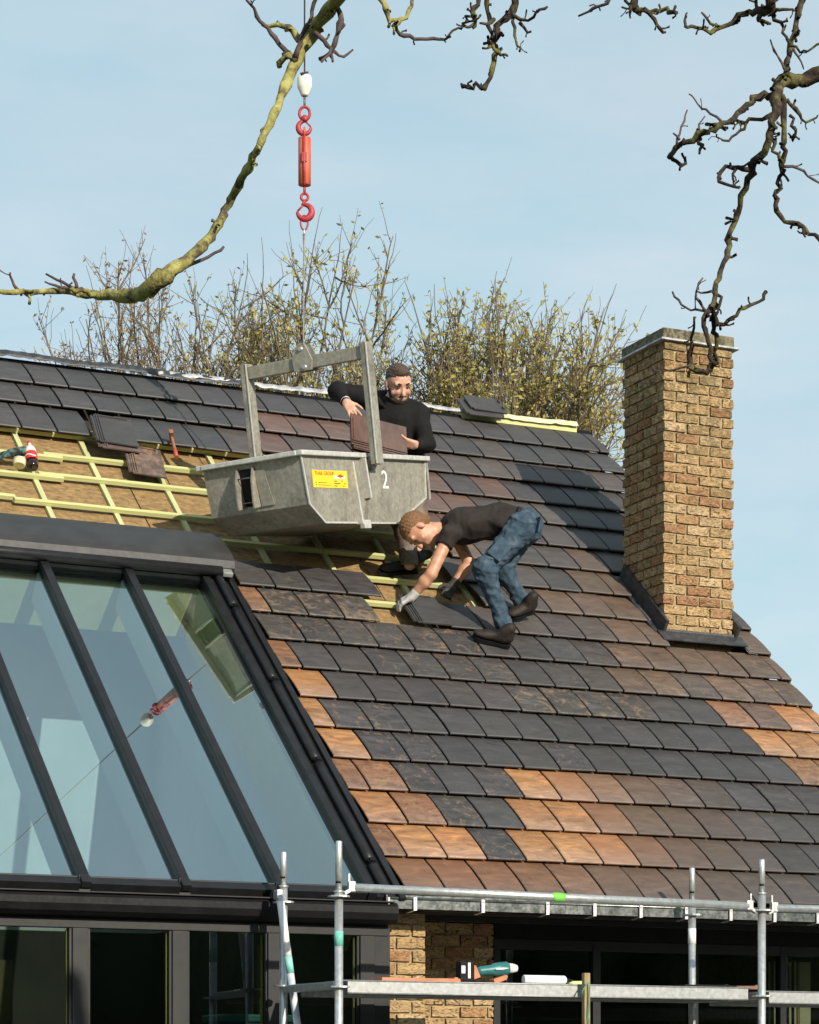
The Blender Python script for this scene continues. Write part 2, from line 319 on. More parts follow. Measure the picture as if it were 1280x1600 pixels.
def tile_colour(r, c):          # base colour and amount of flame marks of the tile whose left joint is at column c in row r
    rnd = random.random; cm = c+.5
    if r == 0:
        return (lerp(OB, BR, (cm-3)/3) if cm < 6 else lerp(BR, DK2, (cm-6.5)/4.5), .5 if 1.8 < cm < 5 else .15)
    if r in (1, 2, 3):
        dark = {1: (2.5,), 2: (2, 3), 3: (1.5, 2.5, 3.5)}[r]
        if c in dark: return (DK, .25+.5*(rnd() < .4))
        if cm < 4: return (OB if rnd() < .7 else OR, .9)
        if cm < 5.7: return (OR, .9)
        return (lerp(OR, BR, (cm-5.2)/2.4) if cm < 8 else lerp(BR, DK2, (cm-8)/3.), .5 if r == 3 and cm > 8 else .12)
    if r in (4, 5):
        if cm < {4: 1.3, 5: .8}[r]: return (OR, .9)
        if cm > {4: 12.8, 5: 12.9}[r]: return (OR if r == 5 else OB, 1.)
        return (DK, .7 if (cm < 3.5 or 5 < cm < 7) and rnd() < .6 else .1)
    if r == 6:
        if -.2 < c < .2: return (OR, .3)
        if c < 0: return (BR, .5)
        if c in (12, 14, 15): return (OB if c == 12 else OR, .8)
        if c == 13: return (BR, .6)
        return (DK2, .8 if 6 < cm < 10 else .25)
    if r == 7: return (DK2 if .3 < cm < 10 else (OB if cm < .3 else BR), .65 if rnd() < .5 else .2) if cm < 10.6 else ((BR if rnd() < .7 else GB), .7)
    if r == 8: return (DK2, .75) if -.2 < cm < 6 else ((OR, .8) if cm < 0 else ((DK2, .5) if cm < 10 else (BR, .6)))
    if r == 9: return (OB, .9) if cm < .2 else ((DK2, .85) if cm < 3.6 else ((DK, .05) if cm < 7 else ((GB if cm < 10.4 else BR), .3)))
    if r == 10: return (OB, .9) if cm < -.3 else ((DK, .5) if cm < 4 else ((BR if 8.5 < cm < 12 else GB), .35))
    if r <= 12: return ((BR if rnd() < .35 else (GB if rnd() < .7 else DK2)), .3)
    if r <= 15: return ((RB if cm < 10.2 and rnd() < .55 else (GB if cm < 12 and rnd() < .6 else DK2)), .2)
    if r == 16: return ((RB if 2.5 < cm < 10 and rnd() < .6 else (GB if cm > 2 else DK)), .15)
    if r == 17: return ((RB if 3 < cm < 7 and rnd() < .6 else (GB if 10 < cm < 13 and rnd() < .6 else DK)), .15)
    return (DK if cm < 9 else DK2, .08)
CHX0, CHY0, CHW, CHD = 3.424, 2.706, .63, .64        # chimney footprint
def covered(r, c0, c1):
    """column ranges of row r that carry tiles"""
    out = [(c0, c1)]
    return out
ranges = {}
for r in range(19):
    lo = GLX/TW+.1 if r <= 10 else (6.5 if r in (11, 13, 15) else 6.0)
    if r == 10: ranges[r] = [(lo, 4.0), (7.0, 15.37)]
    elif r == 9: ranges[r] = [(lo, 3.5), (4.5, 15.37)]
    elif r == 12: ranges[r] = [(7.0, 15.37)]
    elif 11 <= r <= 15: ranges[r] = [(lo if r != 14 else 7.0, 15.37)]
    elif r >= 16: ranges[r] = [(-6.5 if r % 2 else -7.0, 15.37)]
    else: ranges[r] = [(lo, 15.37)]
TILES = {}
for r in range(19):
    off = .5 if r % 2 else 0.
    for (a, b_) in ranges[r]:
        c = math.floor(a-off)+off
        while c < b_-1e-6:
            x0, x1 = max(c, a), min(c+1, b_)
            skip_it = (x1-x0) < .08
            # chimney opening
            s0, s1 = r*TG, r*TG+TG
            cy0, cy1 = (CHY0-.02)/cp, (CHY0+CHD)/cp
            if not skip_it and s1 > cy0+.02 and s0 < cy1-.1:
                L_, R2 = (CHX0-.03)/TW, (CHX0+CHW+.03)/TW
                if x0 >= L_-.02 and x1 <= R2+.02: skip_it = True
                elif x0 < L_ < x1: x1 = L_
                elif x0 < R2 < x1: x0 = R2
                if (x1-x0) < .08: skip_it = True
            if r == 16 and c == -2.0: skip_it = True
            if r == 9 and c == 4.5: skip_it = True
            if not skip_it:
                key = (round(x0-c, 2), round(x1-c, 2), r == 16 and c < 3, x1 > 15.3)
                if key not in tmesh: tmesh[key] = tile_mesh('roof_tile', key[0]*TW, key[1]*TW, .47 if key[2] else .41, verge=key[3])
                o = bpy.data.objects.new('roof_tile', tmesh[key]); col.objects.link(o); o.parent = roof
                rr_ = r if not key[2] else 15.78
                p = rcr(c, rr_, random.uniform(-.0015, .0015))
                p = p + np.array([random.uniform(-.0012, .0012), 0, 0]) + SL*random.uniform(-.003, .003)
                rot = ROOF_ROT.to_4x4() @ Matrix.Rotation(random.gauss(0, .0022), 4, 'Z') @ Matrix.Rotation(random.gauss(0, .004), 4, 'Y') @ Matrix.Rotation(random.gauss(0, .003), 4, 'X')
                o.matrix_basis = Matrix.Translation(Vector(p)) @ rot
                cc, al = tile_colour(r, c); k = random.uniform(.88, 1.12)
                o.color = (cc[0]*k*random.uniform(.96, 1.04), cc[1]*k, cc[2]*k*random.uniform(.95, 1.05), al)
                TILES[(r, c)] = o
            c += 1

# --- battens, counter battens and fibre boards in the stripped areas
def boards():
    for i, (s0, s1) in enumerate(((8.6, 10.35), (10.36, 12.35), (12.36, 14.35), (14.36, 16.6))):
        for j, (X0, X1) in enumerate(((-2.9, -1.75), (-1.745, -.4+.35*(i % 2)), (-.395+.35*(i % 2), 1.02+.2*(i % 2)), (1.025+.2*(i % 2), 2.45))):
            if i == 0 and j < 2: continue
            if i == 1 and j < 2: s0_ = 11.36
            else: s0_ = s0
            X0_ = max(X0, GLX+.01) if i == 0 else X0
            b = MB(); b.rbox(X0_+.002, X1-.002, s0_*TG+.004, s1*TG-.004, -.131, -.112+random.uniform(-.002, .001)); b.build('fibre_board', M['fibre'], roof)
boards()
for k in range(8):
    c = -5.95+1.85*k; s0 = 11.4 if c < 0 else 8.8
    b = MB(); b.rbox(c*TW-.019, c*TW+.019, s0*TG, 16.7*TG, -.1115, -.0865); b.build('counter_batten', M['pine_slope'], roof)
def batten(c0, c1, r, ds=0.):
    b = MB(); s = r*TG+ds; b.rbox(c0*TW, c1*TW, s-.019, s+.019, -.086, -.054, .0015); b.build('batten', M['pine'], roof)
for r, segs in {12: ((-8, -.05),), 13: ((-8, -4.95), (-5.0, 1.2, -.040), (1.0, 7)), 14: ((-8, -3.35, -.002), (-4.0, 1.7, .038), (1.72, 7.1)), 15: ((-8, -3.1, -.040), (-3.6, 6.6)), 16: ((-8, 3), (3.02, 7)), 11: ((3.9, 6.7),), 10: ((3.4, 4.6), (4.62, 7.2)), 9: ((3.2, 5),)}.items():
    for sg in segs: batten(sg[0], sg[1], r, sg[2] if len(sg) > 2 else 0.)
batten(-.05, 3.2, 12, .0); batten(3.22, 6.4, 12, .004); batten(.0, 3.88, 11, .0)

# --- ridge: strip of creased membrane, ridge batten
def ridge_strip(name, X0, X1, mat, wob, wid, seed):
    rng = random.Random(seed); n = int((X1-X0)/.045); V = []; F = []
    for i in range(n+1):
        X = X0+(X1-X0)*i/n
        for k, (ds, h) in enumerate(((-wid, .004), (-wid*.55, .012), (-wid*.1, .018), (wid*.3, -.012))):
            V.append(rp3(X, RIDGE_S+ds+rng.gauss(0, wob*.8)*(k == 0), h+abs(rng.gauss(0, wob))+ (.006*math.sin(X*7+seed))))
    for i in range(n):
        for k in range(3): F.append((i*4+k, (i+1)*4+k, (i+1)*4+k+1, i*4+k+1))
    m_ = MB(); m_.add(V, F, True); o = m_.build(name, mat, roof); sm = o.modifiers.new('thick', 'SOLIDIFY'); sm.thickness = .004; return o
rb = MB(); rb.obox((3.6, yr, zr-.045), np.eye(3), (.56, .022, .03)); rb.build('ridge_batten', M['pine'], roof)
ridge_strip('ridge_membrane', -2.6, 1.02, M['lead'], .006, .085, 1); ridge_strip('ridge_membrane', .1, 1.95, M['membrane'], .009, .06, 2)
ridge_strip('ridge_membrane', 2.0, 3.1, M['membrane'], .006, .05, 3)
M['paper'] = noisy('yellow_ridge_roll', (.55, .52, .25), (.68, .66, .42), 8, .8, 0, .3)
ridge_strip('ridge_roll', 3.3, 4.16, M['paper'], .004, .06, 4)

# --- chimney
chim = MB(); CH_TOP = 7.305
chim.box(CHX0+.017, CHX0+CHW-.017, CHY0+.017, CHY0+CHD-.017, 4.5, CH_TOP-.01); chim = chim.build('chimney', M['mortar'], house)
def brick_mesh(name, lx, ly, lz, seed, amp=.0075):
    bm = bmesh.new(); bmesh.ops.create_cube(bm, size=1)
    bmesh.ops.subdivide_edges(bm, edges=[e for e in bm.edges if abs((e.verts[0].co-e.verts[1].co).x) > .5], cuts=3, use_grid_fill=True)
    bmesh.ops.subdivide_edges(bm, edges=[e for e in bm.edges if abs((e.verts[0].co-e.verts[1].co).z) > .5], cuts=1, use_grid_fill=True)
    for v in bm.verts:
        x, y, z = v.co; edge = (abs(x) > .49)+(abs(z) > .49)+(abs(y) > .49)
        q = Vector((x*lx, y*ly, z*lz)); nn = mnoise.noise_vector(q*22+Vector((seed*7.3, seed*3.1, 1)))
        if edge >= 2: q *= .975
        v.co = q+Vector((nn.x*amp*.6, nn.y*amp*1.5, nn.z*amp*.7))
    me = bpy.data.meshes.new(name); bm.to_mesh(me); bm.free(); return me
BL, BW, BH, MJ = .2, .098, .066, .012
bmesh_v = {}
def brick_var(lx, axis, mat):
    key = (round(lx, 3), axis, mat, random.randrange(5))
    if key not in bmesh_v:
        me = brick_mesh('brick', lx, BW, BH, len(bmesh_v)+1)
        me.materials.append(M[mat]); bmesh_v[key] = me
    return bmesh_v[key]
BCOL = [(.41, .27, .135), (.44, .30, .155), (.39, .23, .115), (.46, .33, .185), (.34, .185, .095), (.42, .285, .14), (.37, .255, .13)]
def brick(parent, cx, cy, cz, lx, axis, mat='brick'):
    o = bpy.data.objects.new('brick', brick_var(lx, axis, mat)); col.objects.link(o); o.parent = parent
    flip = math.pi*random.randrange(2)
    o.matrix_basis = Matrix.Translation((cx+random.gauss(0, .001), cy+random.gauss(0, .001), cz+random.gauss(0, .0008))) @ Matrix.Rotation((math.pi/2 if axis == 'Y' else 0)+flip, 4, 'Z') @ Matrix.Rotation(random.gauss(0, .006), 4, 'Y')
    c = random.choice(BCOL); k = random.uniform(.85, 1.12); o.color = (c[0]*k, c[1]*k, c[2]*k, 1); return o
def run(parent, a0, a1, fixed, z, axis, first, mat, sgn=1):
    """a course of bricks between a0 and a1 along the axis"""
    a = a0; ln = first
    while a < a1-.03:
        l = min(ln, a1-a); cx = a+l/2
        if l > .035:
            if axis == 'X': brick(parent, cx, fixed, z, l-MJ, 'X', mat)
            else: brick(parent, fixed, cx, z, l-MJ, 'Y', mat)
        a += l; ln = BL+MJ*.55
ci = 0; z = 4.62; CP = .0778
while z < CH_TOP-.03:
    zf = EZ+ (CHY0/cp)*sp                       # roof height at the front face
    x0, x1, y0, y1 = CHX0, CHX0+CHW, CHY0, CHY0+CHD
    if ci % 2 == 0:
        if z > zf-.1: run(chim, x0, x1, y0+BW/2, z, 'X', BL+.007, 'brick_moss')
        for xs_ in (x0+BW/2, x1-BW/2): run(chim, y0+BW+MJ, y1, xs_, z, 'Y', BL, 'brick_moss')
    else:
        if z > zf-.1: run(chim, x0+BW+MJ, x1-BW-MJ, y0+BW/2, z, 'X', BL+.007, 'brick_moss')
        for xs_ in (x0+BW/2, x1-BW/2): run(chim, y0-MJ/2, y1, xs_, z, 'Y', BL, 'brick_moss')
    z += CP; ci += 1
cap = MB(); cap.box(CHX0-.004, CHX0+CHW+.004, CHY0-.004, CHY0+CHD+.004, CH_TOP+.006, CH_TOP+.092, .012); cap.build('chimney_cap', M['concrete'], chim)
fl = MB(); fl.box(CHX0-.035, CHX0+CHW+.035, CHY0-.035, CHY0+CHD+.035, CH_TOP-.010, CH_TOP+.004); fl.build('drip_flashing', M['membrane'], chim)
# lead at the foot: apron, stepped side strips
zb = onY(1037, 985, CHY0)[2]
ap = MB(); ap.box(CHX0-.012, CHX0+CHW+.012, CHY0-.016, CHY0+.02, zb-.085, zb+.012, .004)
ap.rbox(CHX0-.06, CHX0+CHW+.06, CHY0/cp-.145, CHY0/cp-.005, -.004, .006, .002); ap.build('lead_apron', M['lead'], chim)
for X0, X1 in ((CHX0-.020, CHX0+.004), (CHX0+CHW-.004, CHX0+CHW+.02)):
    s0 = (CHY0-.02)/cp; s1 = (CHY0+CHD)/cp
    poly = [rp3(X0, s0, -.06), rp3(X0, s1, -.06), rp3(X0, s1, .10), rp3(X0, s0, .10)]
    sf = MB(); sf.prism(poly, (X1-X0, 0, 0)); sf.build('side_flashing', M['lead'], chim)
sg = MB(); sg.rbox(CHX0-.075, CHX0-.018, (CHY0-.13)/cp, (CHY0+CHD)/cp, -.030, -.012); sg.build('side_gutter', M['lead'], chim)

# --- walls
zg_t = onY(600, 1403, -.125)[2]; zg_b = onY(600, 1419, -.125)[2]
wl = MB(); wl.box(VERGE-.40, VERGE-.10, .9, 10.6, 0, EZ-.25)
wl.prism([(VERGE-.40, .75, EZ-.252), (VERGE-.40, 10.2, EZ-.252), (VERGE-.40, yr, zr-.42)], (.30, 0, 0)); wl.build('gable_wall', M['mortar'], house)
wl = MB(); wl.box(-7, -6.7, .1, 10.6, 0, EZ-.25); wl.prism([(-7, .5, EZ-.252), (-7, 10.2, EZ-.252), (-7, yr, zr-.42)], (.3, 0, 0)); wl.build('gable_wall', M['paint_grey'], house)
wl = MB(); wl.box(-6.7, VERGE-.4, 10.3, 10.6, 0, EZ-.2); wl.build('rear_wall', M['paint_grey'], house)
wl = MB(); wl.box(-6.7, -3.9, .1, .4, 0, EZ-.2); wl.build('front_wall', M['paint_grey'], house)

# ------------------------------------------------------------------ sloping roof glazing
BARS = [-.845, -1.452, -2.06, -2.668, -3.276]
GL_R, GL_L = -.295, -3.86
S_B, S_T = -.03, 9.95*TG
rw = MB()
for X0, X1, h1 in ((GL_R, GL_R+.055, .045), (GL_L-.06, GL_L, .045)): rw.rbox(X0, X1, S_B-.09, S_T+.05, -.07, h1, .003)
rw.rbox(GL_L, GL_R, S_B-.075, S_B, -.06, .032, .003); rw.rbox(GL_L, GL_R, S_T, S_T+.06, -.07, .03, .003)
rw = rw.build('roof_glazing', M['alu'], house)
edges = [GL_R]+BARS+[GL_L]
for i in range(len(edges)-1):
    g = MB(); g.rbox(edges[i+1]+.012, edges[i]-.012, S_B+.002, S_T-.002, -.012, .004); g.build('pane', M['glass_roof'], rw)
for X in BARS:
    b = MB(); b.rbox(X-.029, X+.029, S_B-.085, S_T, .005, .052, .005); b.rbox(X-.018, X+.018, S_B-.04, S_T, -.045, .0045); b.build('glazing_bar', M['alu'], rw)
for X in BARS:
    b = MB(); b.rbox(X-.03, X+.03, .05, S_T-.01, -.27, -.047, .003); b.build('rafter', M['white'], rw)
# copper coloured seal along the lower edge
M['copper'] = noisy('copper_seal', (.42, .18, .08), (.55, .26, .13), 20, .5, .4)
b = MB(); b.rbox(GL_L+.01, GL_R-.01, S_B, S_B+.012, .0045, .009); b.build('sill_seal', M['copper'], rw)
# side guide with rounded segments and clips
bk = [S_B-.10] + [float(SL@(onroof(x, y, .06)-E0)) for x, y in ((570, 1345), (487, 1187), (420, 1061), (356, 946))] + [S_T+.02]
b = MB(); b.rbox(GL_R+.057, -.064, S_B-.09, S_T+.1, -.07, .022, .003); b.build('side_rail', M['alu'], rw)
b = MB(); b.rbox(-.108, -.062, S_B-.13, S_T+.1, .0225, .048, .008); b.build('outer_rail', M['alu'], rw)
for a, c in zip(bk[:-1], bk[1:]):
    b = MB(); X = -.178; n = 10
    pts = [rp3(X, a+.035+(c-a-.06)*i/n, .042) for i in range(n+1)]
    b.tube([rp3(X, a+.03, .042)]+pts+[rp3(X, c-.02, .042)], [.012]+[.030]*(n+1)+[.012], 12); b.build('guide_rail', M['alu'], rw)
    b = MB(); b.obox(rp3(X, c, .05), ((1, 0, 0), SL, NR), (.018, .014, .03), .004); b.tube([rp3(X-.03, c, .06), rp3(X+.03, c, .06)], .008, 8); b.build('guide_clip', M['black'], rw)
# roller blind box over the top
pr = [(9.98, .03), (9.98, .11), (10.10, .145), (10.3, .16), (11.2, .135), (11.36, .10), (11.36, -.05), (10.2, -.05), (10.2, .03)]
b = MB(); b.prism([rp3(GL_L-.1, r*TG, h) for r, h in pr], (-.062-(GL_L-.1), 0, 0)); b.build('blind_box', M['box_grey'], rw)
b = MB(); b.tube([rp3(GL_L, 9.95*TG, .085), rp3(-.16, 9.95*TG, .085)], .036, 14); b.build('blind_roller', M['alu'], rw)
b = MB(); b.rbox(-.16, -.085, 9.83*TG, 10.0*TG, .065, .1, .008); b.build('roller_cap', M['galv'], rw)
# inner linings
b = MB(); b.rbox(GL_R-.002, GL_R+.05, .02, S_T+.02, -.50, -.075); b.build('side_lining', M['olive'], house)
b = MB(); b.obox(rp3((GL_L+GL_R)/2-.003, S_T+.05, -.28), ((1, 0, 0), SL, NR), ((GL_R-GL_L)/2-.002, .02, .20)); b.build('head_lining', M['olive'], house)
# beam, blind tube and head below the glazing
b = MB(); b.box(GL_L-.06, -.10, -.055, .12, 2.705, 2.795, .004); b.build('eave_beam', M['alu'], house)
for X in BARS+[GL_R+.05]:
    b = MB(); b.box(X-.035, X+.035, -.075, -.056, 2.69, 2.80, .004); b.build('beam_joint', M['alu'], house)
b = MB(); pf = [(-.06, 2.70), (-.13, 2.695), (-.155, 2.67), (-.16, 2.63), (-.14, 2.59), (-.10, 2.57), (-.06, 2.565)]
b.prism([(GL_L-.06, y, z) for y, z in pf], (-.12-(GL_L-.06), 0, 0)); b.build('blind_case', M['black'], house)
b = MB(); b.box(GL_L-.06, -.14, -.158, -.128, 2.6955, 2.702); b.build('blind_case_trim', M['alu_grey'], house)

# ------------------------------------------------------------------ glazed wall under it
gw = MB(); gw.box(GL_L-.06, -.13, -.03, .05, 2.50, 2.553, .003); gw = gw.build('glazed_wall', M['alu_grey'], house)
b = MB(); b.box(GL_L-.06, -.13, -.025, .06, 2.554, 2.704); b.build('head_panel', M['black'], gw)
b = MB(); b.box(GL_L-.06, -.13, -.03, .05, .02, .10, .003); b.build('threshold', M['alu_grey'], gw)
px_ = [-.27, -.868, -1.467, -2.072, -2.68, -3.29, -3.87]
for X in px_:
    b = MB(); b.box(X-.047, X+.047, -.036, .055, .1, 2.498, .003); b.build('mullion', M['alu_grey'], gw)
    b = MB(); b.box(X-.062, X-.0475, -.018, .04, .1, 2.498); b.box(X+.0475, X+.062, -.018, .04, .1, 2.498); b.build('rebate', M['alu'], gw)
for a, c in zip(px_[1:], px_[:-1]):
    b = MB(); b.box(a+.063, c-.063, .002, .012, .101, 2.498); b.build('pane', M['glass_wall'], gw)
    b = MB(); b.box(c-.072, c-.063, .014, .03, .101, 2.49); b.build('glazing_bead', M['olive'], gw)
b = MB(); b.box(-.222, -.115, -.02, .05, .02, 2.55, .003); b.build('end_post', M['alu'], gw)

# room behind
b = MB(); b.box(-6.7, VERGE-.4, .13, 10.3, .021, .06); b.build('floor', M['floor'], house)
b = MB(); b.box(-6.7, -.1, 4.3, 4.45, .06, 2.75); b.build('inner_wall', M['dark_room'], house)  # dimness of the room put into the lower walls' colour; upper half pale
M['room'] = noisy('pale_blue_grey_plaster', (.62, .67, .69), (.70, .75, .77), 3, .8, 0, 0.)
b = MB(); b.box(-6.7, -.1, 4.3, 4.45, 2.751, 6.1); b.build('inner_wall', M['room'], house)
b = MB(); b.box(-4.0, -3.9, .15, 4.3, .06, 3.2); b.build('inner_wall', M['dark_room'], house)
b = MB(); b.prism([(-.135, .30, 2.751), (-.135, 4.3, 2.751), (-.135, 4.3, 6.0)], (.02, 0, 0)); b.build('inner_wall', M['room'], house)
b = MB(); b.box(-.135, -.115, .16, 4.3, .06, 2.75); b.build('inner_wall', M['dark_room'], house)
M['olive_d'] = noisy('dark_ply', (.10, .09, .03), (.15, .13, .05), 5, .7)
b = MB(); b.box(-.62, -.40, .85, .90, .06, 2.48); b.build('inner_pillar', M['olive_d'], house)
b = MB(); b.box(-1.92, -1.72, 2.6, 2.66, .06, 2.44); b.build('inner_pillar', M['olive_d'], house)
b = MB(); b.box(-2.36, -2.31, 2.0, 2.06, .06, 2.46); b.build('inner_pillar', M['olive_d'], house)
M['blue'] = noisy('blue_plastic', (.01, .03, .16), (.015, .04, .2), 6, .4); M['teal'] = noisy('teal_plastic', (.02, .16, .15), (.03, .2, .19), 6, .4)
bn = empty('storage_bin', (-.78, .55, 1.25), 'blue plastic storage bin with teal lid behind the window beside the scaffold', 'storage bin')
b = MB(); b.prism([(-1.0, .45, 1.62), (-.56, .45, 1.62), (-.56, .8, 1.62), (-1.0, .8, 1.62)], (0, 0, .36)); b.build('bin_body', M['blue'], bn)
b = MB(); b.box(-1.02, -.54, .43, .82, 1.982, 2.03, .01); b.build('bin_lid', M['teal'], bn)
tb = empty('work_table', (-.9, .6, .06), 'dark trestle table carrying the blue storage bin inside the room', 'table')
b = MB(); b.box(-1.5, -.4, .35, .95, 1.58, 1.618, .004); b.build('table_top', M['dark_room'], tb)
for x in (-1.45, -.45):
    for y in (.4, .9): b = MB(); b.box(x-.03, x+.03, y-.03, y+.03, .06, 1.579); b.build('leg', M['dark_room'], tb)

# ------------------------------------------------------------------ gutter, soffit, brick piers and recessed wall
gut = MB(); GX0, GX1 = onY(604, 1410, -.125)[0], 4.36
prof = [(.0, zg_t+.03), (.0, zg_b+.01), (-.125, zg_b), (-.125, zg_t), (-.119, zg_t), (-.119, zg_b+.006), (-.006, zg_b+.016), (-.006, zg_t+.03)]
gut.prism([(GX0, y, z) for y, z in prof], (GX1-GX0, 0, 0)); gut.tube([(GX0, -.125, zg_t), (GX1, -.125, zg_t)], .009, 8); gut = gut.build('gutter', M['zinc'], house)
b = MB(); b.box(GX0-.004, GX0+.003, -.135, 0, zg_b-.006, zg_t+.02); b.build('gutter_end', M['zinc'], gut)
b = MB(); b.box(GX0+.006, GX0+.016, -.139, -.127, zg_b-.002, zg_t+.004); b.build('gutter_seam', M['galv'], gut)
xs = [onY(x, 1410, -.13)[0] for x in (648, 754, 855)]; step = .333
while xs[-1]+step < GX1: xs.append(xs[-1]+step)
for X in xs:
    b = MB(); b.box(X-.011, X+.011, -.142, -.1345, zg_b-.004, zg_t+.008); b.obox((X, -.085, zg_b-.010), ((1, 0, 0), nrm((0, 1, -.09)), nrm((0, .09, 1))), (.011, .055, .0035)); b.build('gutter_bracket', M['galv'], gut)
    b = MB(); b.lathe((X, -.142, zg_t-.004), (0, -1, 0), [(0, .006), (.004, .006), (.005, .002)], 8); b.build('bracket_bolt', M['galv'], gut)
b = MB(); b.box(GX0-.02, VERGE-.12, .002, 1.6, zg_b+.004, zg_b+.03); b.build('soffit', M['black'], house)
b = MB(); b.box(GX0+.02, VERGE-.42, .40, .43, zg_b-.03, zg_b+.003); b.build('soffit_rail', M['alu'], house)
def brick_wall(name, X0, X1, Y, depth, z0, z1):
    w_ = MB(); w_.box(X0+.012, X1-.012, Y+.020, Y+depth, 0.0, z1); w_ = w_.build(name, M['mortar'], house)
    z = z1-.036; i = 0
    while z > z0:
        run(w_, X0, X1, Y+BW/2, z, 'X', BL+.007 if i % 2 else .1, 'brick'); z -= .0785; i += 1
    return w_
PX0 = onY(596, 1452, .15)[0]; PX1 = onY(666, 1452, .15)[0]
brick_wall('brick_pier', PX0, PX1, .15, .5, 1.75, zg_b+.002)
WX1 = onY(773, 1460, .95)[0]
brick_wall('brick_wall', PX1+.002, WX1, .95, .25, 1.75, zg_b+.002)
# recessed window with vertical blinds
rwn = MB()
WY = .98; X1_ = VERGE-.41
for (x0, x1, z0, z1) in ((WX1, WX1+.05, .1, 2.57), (WX1+.75, WX1+.81, .1, 2.57), (WX1+1.52, WX1+1.58, .1, 2.57), (WX1+2.25, WX1+2.3, .1, 2.57), (X1_-.05, X1_, .1, 2.57), (WX1, X1_, 2.50, 2.569), (WX1, X1_, 0.02, .099)):
    rwn.box(x0+.001, x1-.001, WY-.02+.004*(z1-z0 < .2), WY+.05, z0, z1, .002)
rwn = rwn.build('recessed_window', M['alu'], house)
b = MB(); b.box(WX1+.001, X1_, WY-.03, WY+.06, 2.571, zg_b+.003); b.build('lintel', M['black'], house)
for x0, x1 in ((WX1+.05, WX1+.75), (WX1+.81, WX1+1.52), (WX1+1.58, WX1+2.25), (WX1+2.3, X1_-.05)):
    b = MB(); b.box(x0+.001, x1-.001, WY+.01, WY+.02, .1, 2.495); b.build('pane', M['glass_wall'], rwn)
bl0 = onY(1203, 1505, WY+.14)[0]; M['blind'] = noisy('cream_fabric', (.70, .67, .50), (.80, .77, .60), 6, .85, 0, .05)
for k in range(6):
    b = MB(); X = bl0+.043*k
    b.obox((X, WY+.14, 1.3), ((math.cos(.75), math.sin(.75), 0), (-math.sin(.75), math.cos(.75), 0), (0, 0, 1)), (.027, .002, 1.17)); b.build('blind_slat', M['blind'], rwn)
b = MB(); b.box(bl0+.24, bl0+.33, WY+.12, WY+.15, .1, 2.47); b.build('blind_panel', M['blind'], rwn)
b = MB(); b.box(PX1+.01, X1_, 3.4, 3.5, .06, 2.6); b.build('inner_wall', M['dark_room'], house)
b = MB(); b.box(WX1, X1_, 1.05, 3.4, 2.572, 2.60); b.build('inner_ceiling', M['dark_room'], house)

# ------------------------------------------------------------------ scaffold
TR = .02415
sca = empty('scaffold', (.5, -.65, 0.02), 'galvanised tube scaffold with steel deck standing along the eave', 'scaffold')
SO, SI = -1.0, -.27
XO = [onY(529.5, 1400, SO)[0], onY(1190.5, 1400, SO)[0]]; XI = [onY(443, 1400, SI)[0], onY(1081.5, 1400, SI)[0]]
XO.append(XO[1]+2.79); XI.append(XI[1]+2.78)
def standard(X, Y, ztop, zcol, zros):
    s = MB(); s.tube([(X, Y, .03), (X, Y, zcol)], TR, 14); s = s.build('standard', M['galv'], sca)
    b = MB(); b.tube([(X, Y, zcol+.001), (X, Y, ztop-.006), (X, Y, ztop)], [.0192, .0192, .016], 14); b.build('spigot', M['galv'], s)
    b = MB(); b.lathe((X, Y, zcol-.006), (0, 0, 1), [(0, .0245), (.001, .029), (.010, .029), (.011, .02)], 14); b.build('collar', M['galv'], s)
    for dz in (.05,): 
        b = MB(); b.tube([(X-.024, Y-.012, zcol+dz), (X+.003, Y-.0205, zcol+dz)], .006, 8); b.build('pin_hole_dark', M['black'], s)  # solid black plug stands in for the dark of the hole
    for zr_ in zros:
        b = MB(); n = 16; ring = [(X+math.cos(2*math.pi*k/n)*(.062 if k % 4 else .055), Y+math.sin(2*math.pi*k/n)*(.062 if k % 4 else .055), zr_) for k in range(n)]
        b.prism(ring, (0, 0, .009)); b.build('rosette', M['galv'], s)
    f = MB(); f.box(X-.075, X+.075, Y-.075, Y+.075, .021, .029); f.build('base_plate', M['galv'], s)
    return s
zof = lambda x, y, Y: onY(x, y, Y)[2]
Zdk = zof(640, 1533, SO)                                  # top of the deck flange
s1 = standard(XO[0], SO, zof(529, 1314, SO), zof(529, 1393, SO), (zof(529, 1402, SO), Zdk-.045))
s2 = standard(XO[1], SO, zof(1190, 1343, SO), zof(1190, 1396, SO), (zof(1190, 1424, SO), Zdk-.055))
s3 = standard(XI[0], SI, zof(441, 1331, SI), zof(441, 1385, SI), (zof(441, 1411, SI), zof(441, 1542, SI)))
s4 = standard(XI[1], SI, zof(1081, 1356, SI), zof(1081, 1407, SI), (zof(1081, 1431, SI), zof(1081, 1550, SI)))
standard(XO[2], SO, 2.85, 2.65, (2.55, Zdk-.05)); standard(XI[2], SI, 2.85, 2.65, (2.55, Zdk-.05))
def wedge_head(x, y, z, d, parent):
    b = MB(); b.obox((x+d*.058, y-.002, z+.004), np.eye(3), (.022, .018, .030), .007); b.obox((x+d*.045, y, z+.035), ((1, 0, 0), (0, 1, 0), (0, 0, 1)), (.005, .004, .042), .001)
    b.obox((x+d*.034, y-.002, z-.024), ((math.cos(.5), 0, d*math.sin(.5)), (0, 1, 0), (-d*math.sin(.5), 0, math.cos(.5))), (.024, .017, .010), .004); b.build('wedge_head', M['galv'], parent)
pa = onY(552, 1387, SO); pb = onY(1168, 1416, SO)
